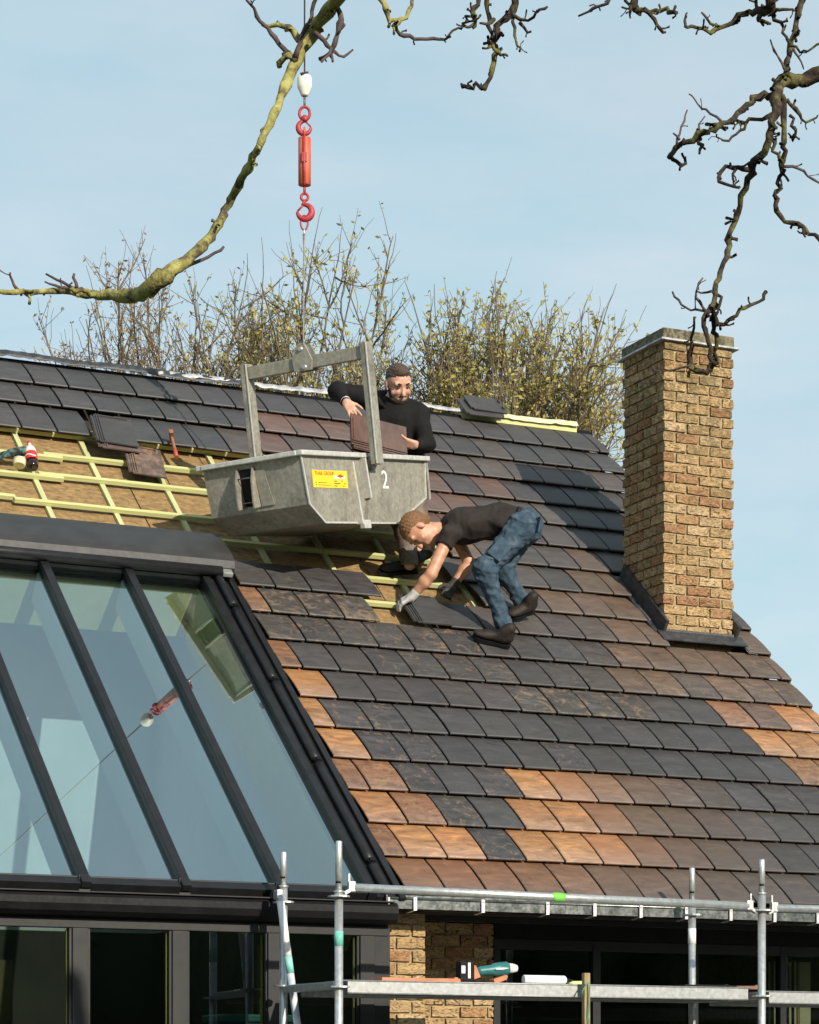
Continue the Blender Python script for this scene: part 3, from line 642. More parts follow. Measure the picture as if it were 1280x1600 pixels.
def rail(p, q, name='guard_rail'):
    r = MB(); r.tube([p, q], TR, 14); r = r.build(name, M['galv'], sca)
    wedge_head(p[0]-.07, p[1], p[2], 1, r); wedge_head(q[0]+.07, q[1], q[2], -1, r); return r
gr1 = rail(pa, pb); gr2 = rail(onY(1212, 1419, SO), np.array([XO[2]-.08, SO, onY(1212, 1419, SO)[2]+.03]))
M['green_tape'] = noisy('green_tape', (.12, .5, .04), (.2, .62, .08), 20, .5); M['teal_tape'] = noisy('teal_tape', (.10, .42, .34), (.3, .6, .52), 14, .5)
M['white_tape'] = noisy('white_label', (.72, .72, .72), (.8, .8, .8), 10, .5); M['blue_tape'] = noisy('faded_blue_wrap', (.26, .33, .40), (.55, .55, .58), 12, .6)
gp = onY(872, 1402, SO); gd = nrm(pb-pa); gp = pa+gd*((gp-pa)@gd)
b = MB(); b.tube([gp-gd*.04, gp-gd*.02, gp+gd*.02, gp+gd*.04], [TR+.0012, TR+.003, TR+.002, TR+.001], 14); b.build('green_tape', M['green_tape'], gr1)
def sleeve(X, Y, z0, z1, mat, par, rad=TR): b = MB(); b.tube([(X, Y, z0), (X, Y, z1)], rad+.0012, 14); b.build('tape', mat, par)
sleeve(XO[0], SO, zof(529, 1478, SO), zof(529, 1455, SO), M['teal_tape'], s1); sleeve(XI[1], SI, zof(1081, 1475, SI), zof(1081, 1451, SI), M['white_tape'], s4)
def plank(X0, X1, Y0, Y1, zt, nm='deck_plank'):
    p = MB(); H_ = .072
    p.box(X0, X1, Y0, Y1, zt-.006, zt); p.box(X0+.03, X1-.03, Y0, Y0+.004, zt-H_, zt-.0061); p.box(X0+.03, X1-.03, Y1-.004, Y1, zt-H_, zt-.0061)
    p.box(X0+.03, X1-.03, Y0+.0041, Y0+.02, zt-H_, zt-H_+.004); p.tube([(X0, Y0+.001, zt-.002), (X1, Y0+.001, zt-.002)], .005, 6); p.tube([(X0+.03, Y0+.001, zt-H_), (X1-.03, Y0+.001, zt-H_)], .005, 6)
    p = p.build(nm, M['deckst'], sca)
    q = MB(); x = X0+.1; k = 0
    while x < X1-.1:
        q.box(x, x+.012, Y0+.05+.02*(k % 2), Y0+.062+.02*(k % 2), zt-.0085, zt-.0062); x += .0165; k += 1
    q.build('hole_light_dots', M['white'], p); return p  # white blocks stand in for daylight coming through the deck holes
wpl = .225
for j in range(3):
    y0 = SO+.035+j*(wpl+.006)
    plank(XO[0]+.04, XO[1]-.045, y0, y0+wpl, Zdk+(.0 if j == 0 else -.002)); plank(XO[1]+.045, XO[2]-.04, y0, y0+wpl, Zdk-.018)
for X, Xi, zz_ in ((XO[0], XI[0], Zdk-.03), (XO[1], XI[1], Zdk-.05), (XO[2], XI[2], Zdk-.05)):
    b = MB(); b.bar((X, SO+.03, zz_), (Xi, SI-.03, zz_), .04, .045, bev=.006); b.build('transom', M['galv'], sca)
# braces on the left bay
p = onY(437, 1398, SI-.06); q = onY(470, 1640, SI-.10)
br = MB(); br.tube([p, p+(q-p)*.9, q+(q-p)*1.6], .0205, 12); br = br.build('brace', M['galv'], sca)
d_ = nrm(q-p)
b = MB(); b.tube([p+d_*.04, p+d_*.36], .0225, 12); b.build('tape', M['white_tape'], br); b = MB(); b.tube([p+d_*.362, p+d_*.46], .0230, 12); b.build('tape', M['teal_tape'], br)
b = MB(); b.tube([p+d_*.462, p+d_*1.2], .0222, 12); b.build('tape', M['blue_tape'], br)
b = MB(); b.obox(p+np.array([0, .02, .0]), np.eye(3), (.02, .035, .03), .01); b.build('brace_clamp', M['galv'], br)

# ------------------------------------------------------------------ crane rigging
RD = 18.25
def rp_(y, x=476): return at(x, y, RD)
PXM = RD/FPX
M['rope'] = noisy('steel_rope', (.10, .10, .11), (.2, .2, .2), 60, .5, .7); M['redm'] = noisy('red_enamel', (.22, .018, .022), (.42, .035, .042), 26, .55, 0, .25, lo=.3, hi=.6)
M['orangem'] = noisy('worn_orange_enamel', (.40, .055, .025), (.60, .15, .07), 22, .6, 0, .25, stretch=(1, 1, .15)); M['cream'] = noisy('cream_enamel', (.70, .66, .54), (.80, .77, .68), 12, .5, 0, .1)
hl = empty('hoist_line', rp_(148), 'thin crane hoist rope with cream end weight and red swivel hook', 'crane hook')
b = MB(); b.tube([rp_(119), rp_(119)+UP*16], .006, 6); b.build('hoist_rope', M['rope'], hl)
b = MB(); b.lathe(rp_(150), UP, [(0, .024), (.012, .030), (.06, .052), (.075, .0535), (.125, .0535), (.145, .046), (.148, .02)], 18); b.build('end_weight', M['cream'], hl)
b = MB(); b.tube([rp_(150), rp_(168)], .009, 8); b.build('swivel_pin', M['rope'], hl)
b = MB(); b.torus(rp_(177), RT, UP, .038, .011, sy=1.25, seg=22); b.build('swivel_eye', M['redm'], hl)
b = MB(); b.lathe(rp_(190), UP, [(0, .018), (.01, .026), (.03, .026), (.045, .014)], 12); b.build('swivel_nut', M['redm'], hl)
def hook(c, R, r, parent, mat, flip=1):
    b = MB(); pts = []; rad = []
    for i in range(23):
        a = R_(105-i*13.2*1.0); pts.append(c+RT*flip*R*math.cos(a)*-1+UP*R*math.sin(a)); u = i/22; rad.append(r*(.75+.75*math.sin(math.pi*min(1, u*1.05))**1.2) if u < .97 else r*.35)
    pts = [c+UP*R*1.5]+pts; rad = [r*.8]+rad
    b.tube(pts, rad, 10); b.build('hook', mat, parent)
    b = MB(); b.tube([c+RT*flip*R*.95+UP*R*.15, c+RT*flip*R*.1+UP*R*1.0], r*.45, 8); b.build('safety_latch', mat, parent)
hook(rp_(199), .046, .014, hl, M['redm'], 1)
lc = empty('rotator', rp_(292), 'worn orange cylinder hanging between two red hooks on the crane line', 'swivel cylinder')
b = MB(); b.torus(rp_(206), FW, UP, .020, .008, sy=1.5, seg=16); b.tube([rp_(212), rp_(220)], .009, 8); b.build('top_eye', M['orangem'], lc)
b = MB(); b.lathe(rp_(290), UP, [(0, .030), (.004, .046), (.345, .046), (.349, .030)], 20); b.build('cylinder', M['orangem'], lc)
b = MB(); b.tube([rp_(293)-FW*.048, rp_(255)-FW*.05, rp_(216)-FW*.048], .010, 8); b.build('side_rod', M['redm'], lc)
b = MB(); b.obox(rp_(249)-FW*.05, (RT, FW, UP), (.02, .008, .035), .005); b.build('rod_bracket', M['redm'], lc)
b = MB(); b.tube([rp_(290), rp_(303)], .011, 8); b.torus(rp_(308), RT, UP, .026, .010, seg=18); b.build('bottom_eye', M['redm'], lc)
hook(rp_(331), .052, .017, lc, M['redm'], -1)
M['dkrope'] = noisy('sling_wire', (.16, .15, .13), (.30, .29, .26), 80, .6, .4)

# ------------------------------------------------------------------ tipping skip
yw, tl = 1.009, .182
SO_ = at(470, 566, RD); SA = -math.sin(yw)*RT+math.cos(yw)*FW; SB0 = math.cos(yw)*RT+math.sin(yw)*FW
SB = math.cos(tl)*SB0+math.sin(tl)*UP; SC = np.cross(SA, SB); SC = SC if SC[2] > 0 else -SC
OX = -.043
def sk(a, b, c): return SO_+SA*(a+OX)+SB*b+SC*c
sl = empty('lifting_sling', rp_(352), 'wire sling with red top link running down to the skip bail', 'sling')
b = MB(); b.torus(rp_(348, 475.5), RT, UP, .026, .007, sy=2.0, seg=20); b.build('top_link', M['redm'], sl)
b = MB(); b.torus(rp_(363, 475.5), FW, UP, .013, .006, sy=1.8, seg=16); b.build('link', M['galv'], sl)
b = MB(); b.tube([rp_(366, 475), rp_(385, 475), sk(.0, 0, .15), sk(0, 0, .10)], [.010, .0055, .0055, .010], 8); b.build('sling_wire', M['dkrope'], sl)
b = MB(); b.torus(sk(0, 0, .085), SB, SC, .03, .008, seg=18); b.build('shackle', M['galv'], sl)
skp = empty('tipping_skip', sk(0, 0, -1.2), 'galvanised steel tipping skip hanging from the crane above the stripped roof', 'skip')
XS = [(-.825, -.74), (-.774, -1.078), (-.598, -1.203), (.371, -1.203), (.801, -1.014), (.833, -.74)]
HA = .4225
for a in (-HA, HA-.006):
    b = MB(); b.prism([sk(a, p[0], p[1]) for p in XS], SA*.006); b.build('side_plate', M['skip'], skp)
for i in range(5):
    p, q = XS[i], XS[i+1]; e = nrm((q[0]-p[0], q[1]-p[1])); n_ = (-e[1]*.005, e[0]*.005)
    b = MB(); b.prism([sk(-HA+.0065, p[0], p[1]), sk(-HA+.0065, q[0], q[1]), sk(-HA+.0065, q[0]+n_[0], q[1]+n_[1]), sk(-HA+.0065, p[0]+n_[0], p[1]+n_[1])], SA*(2*HA-.013)); b.build('tub_panel', M['skip'], skp)
# edge flanges of the near plate (bright worn lips)
M['lip'] = noisy('bright_galvanised_lip', (.46, .45, .41), (.62, .61, .57), 30, .5, .3, .05)
for i in range(5):
    p, q = sk(-HA-.003, *XS[i]), sk(-HA-.003, *XS[i+1]); b = MB(); b.bar(p, q, .012, .010, up=SA); b.build('plate_lip', M['lip'], skp)
# rim
def rimbar(p, q, nm='rim'): b = MB(); b.bar(p, q, .05, .034, up=SC, bev=.006); b.build(nm, M['lip'], skp)
c_ = -.728
rimbar(sk(-HA-.012, -.86, c_), sk(-HA-.012, .0, c_)); rimbar(sk(-HA-.012, .03, c_), sk(-HA-.012, .86, c_))
rimbar(sk(HA+.012, -.86, c_), sk(HA+.012, .86, c_)); rimbar(sk(-HA+.014, -.842, c_), sk(HA-.014, -.842, c_)); rimbar(sk(-HA+.014, .842, c_), sk(HA-.014, .842, c_))
b = MB(); b.prism([sk(-HA-.01, .835, -.745), sk(-HA-.01, .865, -.745), sk(-HA-.01, .865, -1.02), sk(-HA-.01, .84, -1.03)], SA*(2*HA+.02)); b.build('back_flange', M['skip'], skp)
# bail
FA, BA = -.528, .525
for a, c0 in ((FA, -.80), (BA, -.80)):
    b = MB(); b.obox(sk(a, 0, (c0+.055)/2), (SB, SA, SC), (.048, .026, (.055-c0)/2), .004); b.build('bail_arm', M['skip'], skp)
    b = MB(); b.obox(sk(a-.0275, -.049, (c0+.055)/2), (SB, SA, SC), (.004, .004, (.055-c0)/2-.003)); b.build('arm_edge', M['lip'], skp)
b = MB(); b.obox(sk((FA+BA)/2, 0, -.012), (SA, SB, SC), ((BA-FA)/2-.028, .030, .045), .004); b.build('bail_crossbar', M['skip'], skp)
lug = [(-.075, -.07), (.075, -.07), (.085, .03), (.05, .09), (.02, .125), (-.025, .125), (-.06, .06), (-.085, .0)]
for o_ in (-.048, .034):
    b = MB(); b.prism([sk(a, o_, c) for a, c in lug], SB*.014); b.build('lifting_lug', M['skip'], skp)
for a, c in ((0.0, .085), (-.02, -.045)):
    b = MB(); b.tube([sk(a, -.062, c), sk(a, .06, c)], .015, 12); b.build('lug_bolt', M['galv'], skp)
# pivot, stiffening ribs and the curved gusset on the near plate
for s_, a in ((-1, -HA), (1, HA)):
    pv = MB(); a_ = a+s_*.02
    pv.prism([sk(a+s_*.004, .03+.045*math.cos(t), -.78+.05*math.sin(t)) for t in np.linspace(0, 2*math.pi, 17)[:-1]], SA*s_*.05); pv.build('pivot_boss', M['skip'], skp)
    b = MB(); b.lathe(sk(a+s_*.055, .045, -.775), SA*s_, [(0, .026), (.012, .026), (.013, .014), (.028, .013), (.029, .002)], 12); b.build('pivot_bolt', M['lip'], skp)
b = MB(); b.prism([sk(-HA-.001, -.245, -.78), sk(-HA-.001, -.225, -.78), sk(-HA-.001, -.165, -1.215), sk(-HA-.001, -.185, -1.215)], SA*-.05); b.build('rib', M['lip'], skp)
b = MB(); b.prism([sk(-HA-.001, -.085, -.75), sk(-HA-.001, -.065, -.75), sk(-HA-.001, -.03, -1.03), sk(-HA-.001, -.05, -1.03)], SA*-.055); b.build('rib', M['lip'], skp)
gs = [(.0, -.75), (.085, -.76), (.105, -.82), (.085, -.88), (.05, -.95), (.03, -1.03), (.0, -1.11), (-.05, -1.215), (-.09, -1.215), (-.06, -1.10), (-.02, -1.0), (.0, -.92)]
b = MB(); b.prism([sk(-HA-.001, p[0], p[1]) for p in gs], SA*-.03); b.build('gusset', M['skip'], skp)
b = MB(); b.obox(sk(-HA-.02, -.10, -1.215), (SB, SA, SC), (.045, .02, .03), .004); b.build('foot_tab', M['lip'], skp)
# pocket on the pouring face
fd = nrm((XS[1][0]-XS[0][0], XS[1][1]-XS[0][1])); fn = (-1*abs(fd[1]), -abs(fd[0])) if False else (fd[1], -fd[0])
def face(a, t, o): return sk(a, XS[0][0]+fd[0]*t+fn[0]*o, XS[0][1]+fd[1]*t+fn[1]*o)
def lipplate(a0, thick=.012):
    b = MB(); b.prism([face(a0, t, o) for t, o in ((.03, .003), (.03, .02), (.12, .06), (.27, .085), (.31, .085), (.31, .003))], SA*thick); b.build('latch_cheek', M['skip'], skp)
lipplate(-.02); lipplate(.115)
b = MB(); b.prism([face(-.10, t, .0035) for t in (.06,)]+[face(-.02, .06, .0035), face(-.03, .31, .0035), face(-.14, .31, .0035)], SB*-.006); b.build('latch_plate', M['skip'], skp)
b = MB(); b.prism([face(.0, .04, .004), face(.11, .04, .004), face(.11, .30, .004), face(.0, .30, .004)], SB*-.003); b.build('latch_slot_dark', M['black'], skp)  # black sheet stands in for the dark inside of the slot
for t in (.1, .27): b = MB(); b.tube([face(-.015, t, .035), face(.12, t, .035)], .005, 8); b.build('latch_pin', M['rope'], skp)
# yellow plate and number
M['yel'] = noisy('yellow_sticker', (.80, .52, .02), (.86, .60, .03), 6, .5, 0, 0); M['wht'] = noisy('white_lettering', (.78, .78, .76), (.84, .84, .82), 6, .6, 0, 0); M['redink'] = noisy('red_ink', (.45, .03, .02), (.5, .05, .03), 6, .6, 0, 0); M['ink'] = noisy('dark_ink', (.10, .03, .01), (.13, .05, .02), 6, .6, 0, 0)
lb0 = onplane(487, 734, SA, SA@sk(-HA-.0, 0, 0)); uv = lambda p: ((p-sk(-HA, 0, 0))@SB, (p-sk(-HA, 0, 0))@SC)
u0, v0 = uv(lb0); u1, v1 = uv(onplane(543.5, 763, SA, SA@sk(-HA, 0, 0)))
lab = MB(); lab.prism([sk(-HA-.0005, *p) for p in ((u0, v0), (u1, v0), (u1, v1), (u0, v1))], SA*-.003); lab = lab.build('sticker', M['yel'], skp)
uw, vh = u1-u0, v0-v1
def patch(fu, fv, fw, fh, mat, nm='print', par=None, lift=.0042):
    b = MB(); b.prism([sk(-HA-lift+.0008, u0+uw*a, v0-vh*c) for a, c in ((fu, fv), (fu+fw, fv), (fu+fw, fv+fh), (fu, fv+fh))], SA*-.0008); b.build(nm, mat, par or lab)
patch(.60, .30, .34, .16, M['wht'], 'logo_ground'); 
b = MB(); b.prism([sk(-HA-.0042, u0+uw*a, v0-vh*c) for a, c in ((.68, .40), (.74, .26), (.80, .20), (.87, .28), (.93, .40), (.86, .36), (.80, .42), (.74, .36))], SA*-.0008); b.build('logo', M['redink'], lab)
for fv, fw in ((.70, .26), (.84, .36)): patch(.14, fv, fw, .035, M['ink']); patch(.06, fv-.02, .03, .07, M['ink'])
for fv, fw, fx in ((.58, .10, .82), (.72, .18, .90), (.86, .10, .86)): patch(.60, fv, fw, .055, M['ink']); patch(fx, fv-.01, .035, .07, M['ink'])
def text(body, size, origin, ux, uy, mat, name, parent, ext=.0006):
    cu = bpy.data.curves.new(name, 'FONT'); cu.body = body; cu.size = size; cu.extrude = ext
    tmp = bpy.data.objects.new(name, cu); col.objects.link(tmp); bpy.context.view_layer.update()
    me = bpy.data.meshes.new_from_object(tmp.evaluated_get(bpy.context.evaluated_depsgraph_get())); bpy.data.objects.remove(tmp); bpy.data.curves.remove(cu)
    uz = np.cross(ux, uy)
    for v in me.vertices: p = np.asarray(origin)+np.asarray(ux)*v.co.x+np.asarray(uy)*v.co.y+uz*v.co.z; v.co = p
    me.materials.clear(); return link(name, me, mat, parent)
text('THAK GROUP', uw*.088, sk(-HA-.0046, u0+uw*.06, v0-vh*.29), SB, SC, M['redink'], 'lettering', lab)
n0 = onplane(597, 763, SA, SA@sk(-HA, 0, 0)); nu, nv = uv(n0)
text('2', .185, sk(-HA-.0030, nu, nv), SB, SC, M['wht'], 'number', skp)

# ------------------------------------------------------------------ trees
M['bark'] = noisy('brown_bark', (.11, .08, .055), (.19, .145, .10), 12, .9, 0, .5, stretch=(1, 1, .3))
def leaf_material(name, c1, c2):
    m, nt, b = newmat(name); g_ = N(nt, 'ShaderNodeNewGeometry'); r = ramp(nt, g_.outputs['Random Per Island'], [(0, c1), (1, c2)])
    nt.links.new(r, b.inputs['Base Color']); b.inputs['Roughness'].default_value = .6; b.inputs['Specular IOR Level'].default_value = .3
    tr = N(nt, 'ShaderNodeBsdfTranslucent'); nt.links.new(r, tr.inputs['Color']); mx = N(nt, 'ShaderNodeMixShader'); mx.inputs[0].default_value = .35
    out = nt.nodes['Material Output']; nt.links.new(b.outputs[0], mx.inputs[1]); nt.links.new(tr.outputs[0], mx.inputs[2]); nt.links.new(mx.outputs[0], out.inputs['Surface']); return m
M['leaf'] = leaf_material('young_willow_leaf', (.34, .29, .07), (.52, .46, .16)); M['leaf_brown'] = leaf_material('bronze_young_leaf', (.30, .19, .08), (.46, .36, .15)); M['leaf_dark'] = leaf_material('dark_hedge_leaf', (.03, .045, .016), (.08, .11, .04))
def grow_tree(name, label, base, H, rad, zc, seed, leafmat, nleaf, nst=16, lean=0., top_bias=1., group=None, leaf=.078, n2=12, n3=9):
    rng = np.random.default_rng(seed); base = np.asarray(base, float)
    t = empty(name, base, label, 'tree', group)
    tr = MB(); tr.tube([base-UP*.2, base+UP*zc*.3, base+np.array([.05, .05, zc*.7]), base+UP*zc], [.24, .19, .16, .12], 10); tr.build('trunk', M['bark'], t)
    V = []; F = []; LV = []; LF = []
    def tube(pts, r0, r1, n):
        o = len(V); k = len(pts)
        for i, p in enumerate(pts):
            d = pts[min(i+1, k-1)]-pts[max(i-1, 0)]; d = d/(np.linalg.norm(d)+1e-9)
            a = np.cross(d, (.31, .95, .1)); a /= np.linalg.norm(a)+1e-9; c = np.cross(d, a); r = r0+(r1-r0)*i/(k-1)
            for j in range(n): th = 6.2832*j/n; V.append(p+(a*math.cos(th)+c*math.sin(th))*r)
        for i in range(k-1):
            for j in range(n): F.append((o+i*n+j, o+i*n+(j+1) % n, o+(i+1)*n+(j+1) % n, o+(i+1)*n+j))
    def shoot(p, d, L, wob, up, nseg):
        pts = [p]; d = d/np.linalg.norm(d)
        for i in range(nseg):
            d = d+rng.normal(0, wob, 3)+UP*up; d /= np.linalg.norm(d); pts.append(pts[-1]+d*L/nseg)
        return pts
    def leaves(pts, n, size):
        for _ in range(n):
            u = rng.uniform(.1, 1)*(len(pts)-1); i = min(int(u), len(pts)-2); p = pts[i]+(pts[i+1]-pts[i])*(u-i)
            ax = nrm(pts[i+1]-pts[i]+rng.normal(0, .55, 3)); sd = nrm(np.cross(ax, rng.normal(0, 1, 3))); s = size*rng.uniform(.5, 1.25)
            o = len(LV); LV.extend([p, p+ax*s*.5+sd*s*.23, p+ax*s, p+ax*s*.5-sd*s*.23]); LF.append((o, o+1, o+2, o+3))
    for k in range(nst):
        az = 6.2832*(k+rng.uniform(-.3, .3))/nst; out = rng.uniform(.25, 1.0); L = (H-zc)*rng.uniform(.72, 1.05)*(1-.18*out)
        d = np.array([math.cos(az)*rad*out/(H-zc)*1.15+lean, math.sin(az)*rad*out/(H-zc)*1.15, 1.])
        p0 = base+UP*(zc-rng.uniform(0, .5)); st_ = shoot(p0, d, L, .06, .03, 9); tube(st_, .034, .007, 5)
        for i2 in range(n2):
            u = rng.uniform(.18, .95)*9; i = min(int(u), 8); q = st_[i]+(st_[i+1]-st_[i])*(u-i); dd = nrm(st_[i+1]-st_[i])
            d2 = dd*.8+rng.normal(0, .58, 3)+np.array([0, 0, .25]); L2 = rng.uniform(.6, 1.45)*(1.25-u/12); s2 = shoot(q, d2, L2, .10, .06, 5); tube(s2, .012, .0045, 4)
            leaves(s2, nleaf//2, leaf)
            for i3 in range(n3):
                u3 = rng.uniform(.15, .98)*5; j = min(int(u3), 4); q3 = s2[j]+(s2[j+1]-s2[j])*(u3-j)
                d3 = nrm(s2[j+1]-s2[j])*.8+rng.normal(0, .55, 3)+np.array([0, 0, .2]); L3 = rng.uniform(.18, .55); s3 = shoot(q3, d3, L3, .12, .05, 4); tube(s3, .0052, .0026, 3)
                leaves(s3, nleaf, leaf)
        if rng.uniform() < .8:      # thin bare leader
            s4 = shoot(st_[-1], nrm(st_[-1]-st_[-2]), rng.uniform(.25, .6), .10, .02, 5); tube(s4, .008, .0035, 3)
    bm_ = MB(); bm_.add(V, F, True); 
    me = bpy.data.meshes.new('branches'); me.from_pydata([tuple(v) for v in V], [], F); me.polygons.foreach_set('use_smooth', [True]*len(F)); link('branches', me, M['bark'], t)
    me = bpy.data.meshes.new('foliage'); me.from_pydata([tuple(v) for v in LV], [], LF); link('foliage', me, leafmat, t)
    return t
def gpt(x, d): p = at(x, HZ, d); return np.array([p[0], p[1], 0.])
def zt(y, d): return 1.6+(HZ-y)/FPX*d
TG_ = 'willows behind the ridge'
grow_tree('willow_tree', 'thin bronze budding willow behind the roof, the sparsest of three beside the mossy branch', gpt(248, 31), zt(360, 31), 2.05, 7.2, 11, M['leaf_brown'], 3, 34, group=TG_, n2=10, n3=8, leaf=.062)
grow_tree('willow_tree', 'tall budding willow behind the ridge directly behind the hanging sling', gpt(468, 30), zt(340, 30), 1.75, 7.0, 12, M['leaf'], 4, 36, group=TG_, n2=11, n3=9, leaf=.068)
grow_tree('willow_tree', 'leafier yellow-green willow behind the ridge between the hooded man and the chimney', gpt(785, 29), zt(408, 29), 2.0, 6.9, 13, M['leaf'], 5, 56, group=TG_, n2=11, n3=9, leaf=.07)

# dense hedge trees behind the photographer (seen only as reflections)
rng = np.random.default_rng(3)
def hedge_tree(x, y, h, r, seed):
    rg = np.random.default_rng(seed); base = np.array([x, y, 0.])
    t = empty('garden_tree', base, 'dense dark evergreen in the garden opposite the glazed front', 'tree', 'evergreens opposite the house')
    b = MB(); b.tube([base-UP*.1, base+UP*h*.5, base+UP*h*.9], [.22, .14, .04], 8); b.build('trunk', M['bark'], t)
    core = MB(); ks = 10; core.lathe(base+UP*h*.04, UP, [(h*.9*i/ks, r*1.0*max(.03, (1-.8*(i/ks)**2.2))*(1 if i else .6)*(.94+.12*math.sin(i*2.1+seed))) for i in range(ks+1)], 14); core.build('sky_block_core', M['leaf_dark'], t)  # solid core added to block sky gaps in the window reflections
    n = 9000; th = rg.uniform(0, 6.283, n); zz_ = rg.uniform(.06, 1, n); rr_ = r*np.sqrt(rg.uniform(.25, 1, n))*(1-.75*zz_**2.2)*(1+.25*np.sin(3*th+5*zz_+seed))
    P_ = np.stack([x+rr_*np.cos(th), y+rr_*np.sin(th), zz_*h], 1); A_ = rg.normal(0, 1, (n, 3)); A_ /= np.linalg.norm(A_, axis=1)[:, None]; B_ = np.cross(A_, rg.normal(0, 1, (n, 3))); B_ /= np.linalg.norm(B_, axis=1)[:, None]
    s_ = rg.uniform(.04, .10, (n, 1)); V = np.concatenate([P_-A_*s_, P_+B_*s_*.6, P_+A_*s_, P_-B_*s_*.6], 0)
    me = bpy.data.meshes.new('crown'); me.from_pydata([tuple(v) for v in V], [], [(i, n+i, 2*n+i, 3*n+i) for i in range(n)]); link('crown', me, M['leaf_dark'], t)
for k in range(16):
    hedge_tree(-16+2.5*k+rng.uniform(-.6, .6), -27+rng.uniform(-1.2, 1.2), rng.uniform(6.0, 8.2), rng.uniform(2.0, 2.6), 40+k)

# foreground tree: trunk out of frame on the right, gnarled limbs reaching over the view
def mossy(name, dark):
    m, nt, b = newmat(name); v = coords(nt, (1, 1, 1), False); n = N(nt, 'ShaderNodeTexNoise', Scale=14, Detail=8, Roughness=.75); nt.links.new(v, n.inputs['Vector'])
    n2 = N(nt, 'ShaderNodeTexNoise', Scale=55, Detail=5); nt.links.new(v, n2.inputs['Vector'])
    stops = [(.30, (.045, .034, .026)), (.41, (.10, .08, .05)), (.47, (.21, .19, .06)), (.62, (.38, .36, .13))] if not dark else [(.38, (.022, .016, .013)), (.50, (.055, .042, .032)), (.57, (.10, .092, .034)), (.70, (.19, .175, .06))]  # dark stops put the shade on the right limbs into the bark colour
    nt.links.new(ramp(nt, n.outputs['Fac'], stops), b.inputs['Base Color']); b.inputs['Roughness'].default_value = .95; b.inputs['Specular IOR Level'].default_value = .15
    bump(nt, b, n2.outputs['Fac'], .8, .01); return m
M['moss'] = mossy('lichen_covered_bark', False); M['moss_shaded'] = mossy('shaded_gnarled_bark', True); M['twig'] = noisy('purple_brown_twig', (.05, .032, .03), (.10, .07, .06), 30, .8, 0, .3)
FD = 7.5
ft = empty('foreground_tree', gpt(2175, FD), 'bare gnarled tree with lichen covered limbs hanging into the sky above the roof', 'tree')
def limb(name, pts, radpx, mat, d=FD, knob=.22, seed=0, sub=6, par=ft, dvar=.10, jit=0., spur=0):
    rg = np.random.default_rng(seed+int(pts[0][0])+len(pts)*7); P_ = [np.array(p, float) for p in pts]; n = len(P_)
    if np.isscalar(radpx): radpx = [radpx, radpx*.55]
    rad = np.interp(np.linspace(0, 1, n), np.linspace(0, 1, len(radpx)), radpx)
    out = []; rr = []
    for i in range(n-1):
        p0, p1, p2, p3 = P_[max(i-1, 0)], P_[i], P_[i+1], P_[min(i+2, n-1)]
        for k in range(sub):
            t = k/sub; q = .5*((2*p1)+(-p0+p2)*t+(2*p0-5*p1+4*p2-p3)*t*t+(-p0+3*p1-3*p2+p3)*t**3)
            out.append(q); rr.append(rad[i]+(rad[i+1]-rad[i])*t)
    out.append(P_[-1]); rr.append(rad[-1])
    if jit:
        o2 = [out[0]]; r2 = [rr[0]]
        for i in range(1, len(out)):
            L0 = np.linalg.norm(out[i]-o2[-1])
            if L0 < 7 and i < len(out)-1: continue
            j_ = rg.normal(0, jit, 2) if i < len(out)-1 else np.zeros(2); o2.append(out[i]+j_); r2.append(rr[i]*rg.choice([.85, .93, 1.0, 1.15, 1.4], p=[.2, .3, .35, .12, .03]))
        out, rr = o2, r2
    tot = len(out); ph = rg.uniform(0, 6.28, 3); W = []
    for i, q in enumerate(out):
        dd = d+dvar*(math.sin(i*.21+ph[0])-math.sin(ph[0])); W.append(at(q[0], q[1], dd))
        kn = 1+knob*(mnoise.noise(Vector((i*.55, seed*3.7+ph[1], 0)))+.8*max(0, mnoise.noise(Vector((i*.23, 9+ph[2], seed)))))
        rr[i] = max(rr[i]*kn*(.70 if mat is not M['moss'] else .84), .6)*d/FPX
    b = MB(); b.tube(W, rr, 8)
    for _ in range(spur):
        i = int(rg.uniform(.1, .98)*(tot-1)); q = np.asarray(out[i]); a_ = rg.uniform(0, 6.28); L0 = rg.uniform(5, 17); e1 = q+np.array([math.cos(a_), math.sin(a_)])*L0*.5; a_ += rg.normal(0, .6); e2 = e1+np.array([math.cos(a_), math.sin(a_)])*L0*.5
        dd = d+dvar*(math.sin(i*.21+ph[0])-math.sin(ph[0])); px2 = d/FPX; r0 = min(rr[i]*.6, 3.2*px2)
        b.tube([at(q[0], q[1], dd), at(e1[0], e1[1], dd+rg.normal(0, .02)), at(e2[0], e2[1], dd+rg.normal(0, .03)), at(e2[0], e2[1]-2, dd)], [r0, r0*.75, r0*.95, r0*.3], 6)
    b.build(name, mat, par); return W
limb('trunk', [(2190, 2550), (2175, 1900), (2165, 1200), (2140, 500), (2080, 0), (1960, -330)], [110, 70, 40], M['moss_shaded'], knob=.1)
limb('limb', [(1960, -330), (1500, -360), (1150, -330), (900, -290), (740, -210), (620, -110), (545, -20), (520, 8), (490, 50), (463, 95), (440, 150), (405, 228), (365, 305), (330, 370), (292, 405), (250, 438), (222, 459), (190, 462), (150, 461), (100, 454), (50, 457), (0, 456), (-40, 452)], [40, 36, 30, 24, 18, 14, 13, 13, 13, 12, 8.5, 7.5, 8, 9, 11, 17, 16, 12, 10, 7, 5.5, 4.5, 4], M['moss'], seed=2, jit=1.3, sub=9, spur=26)
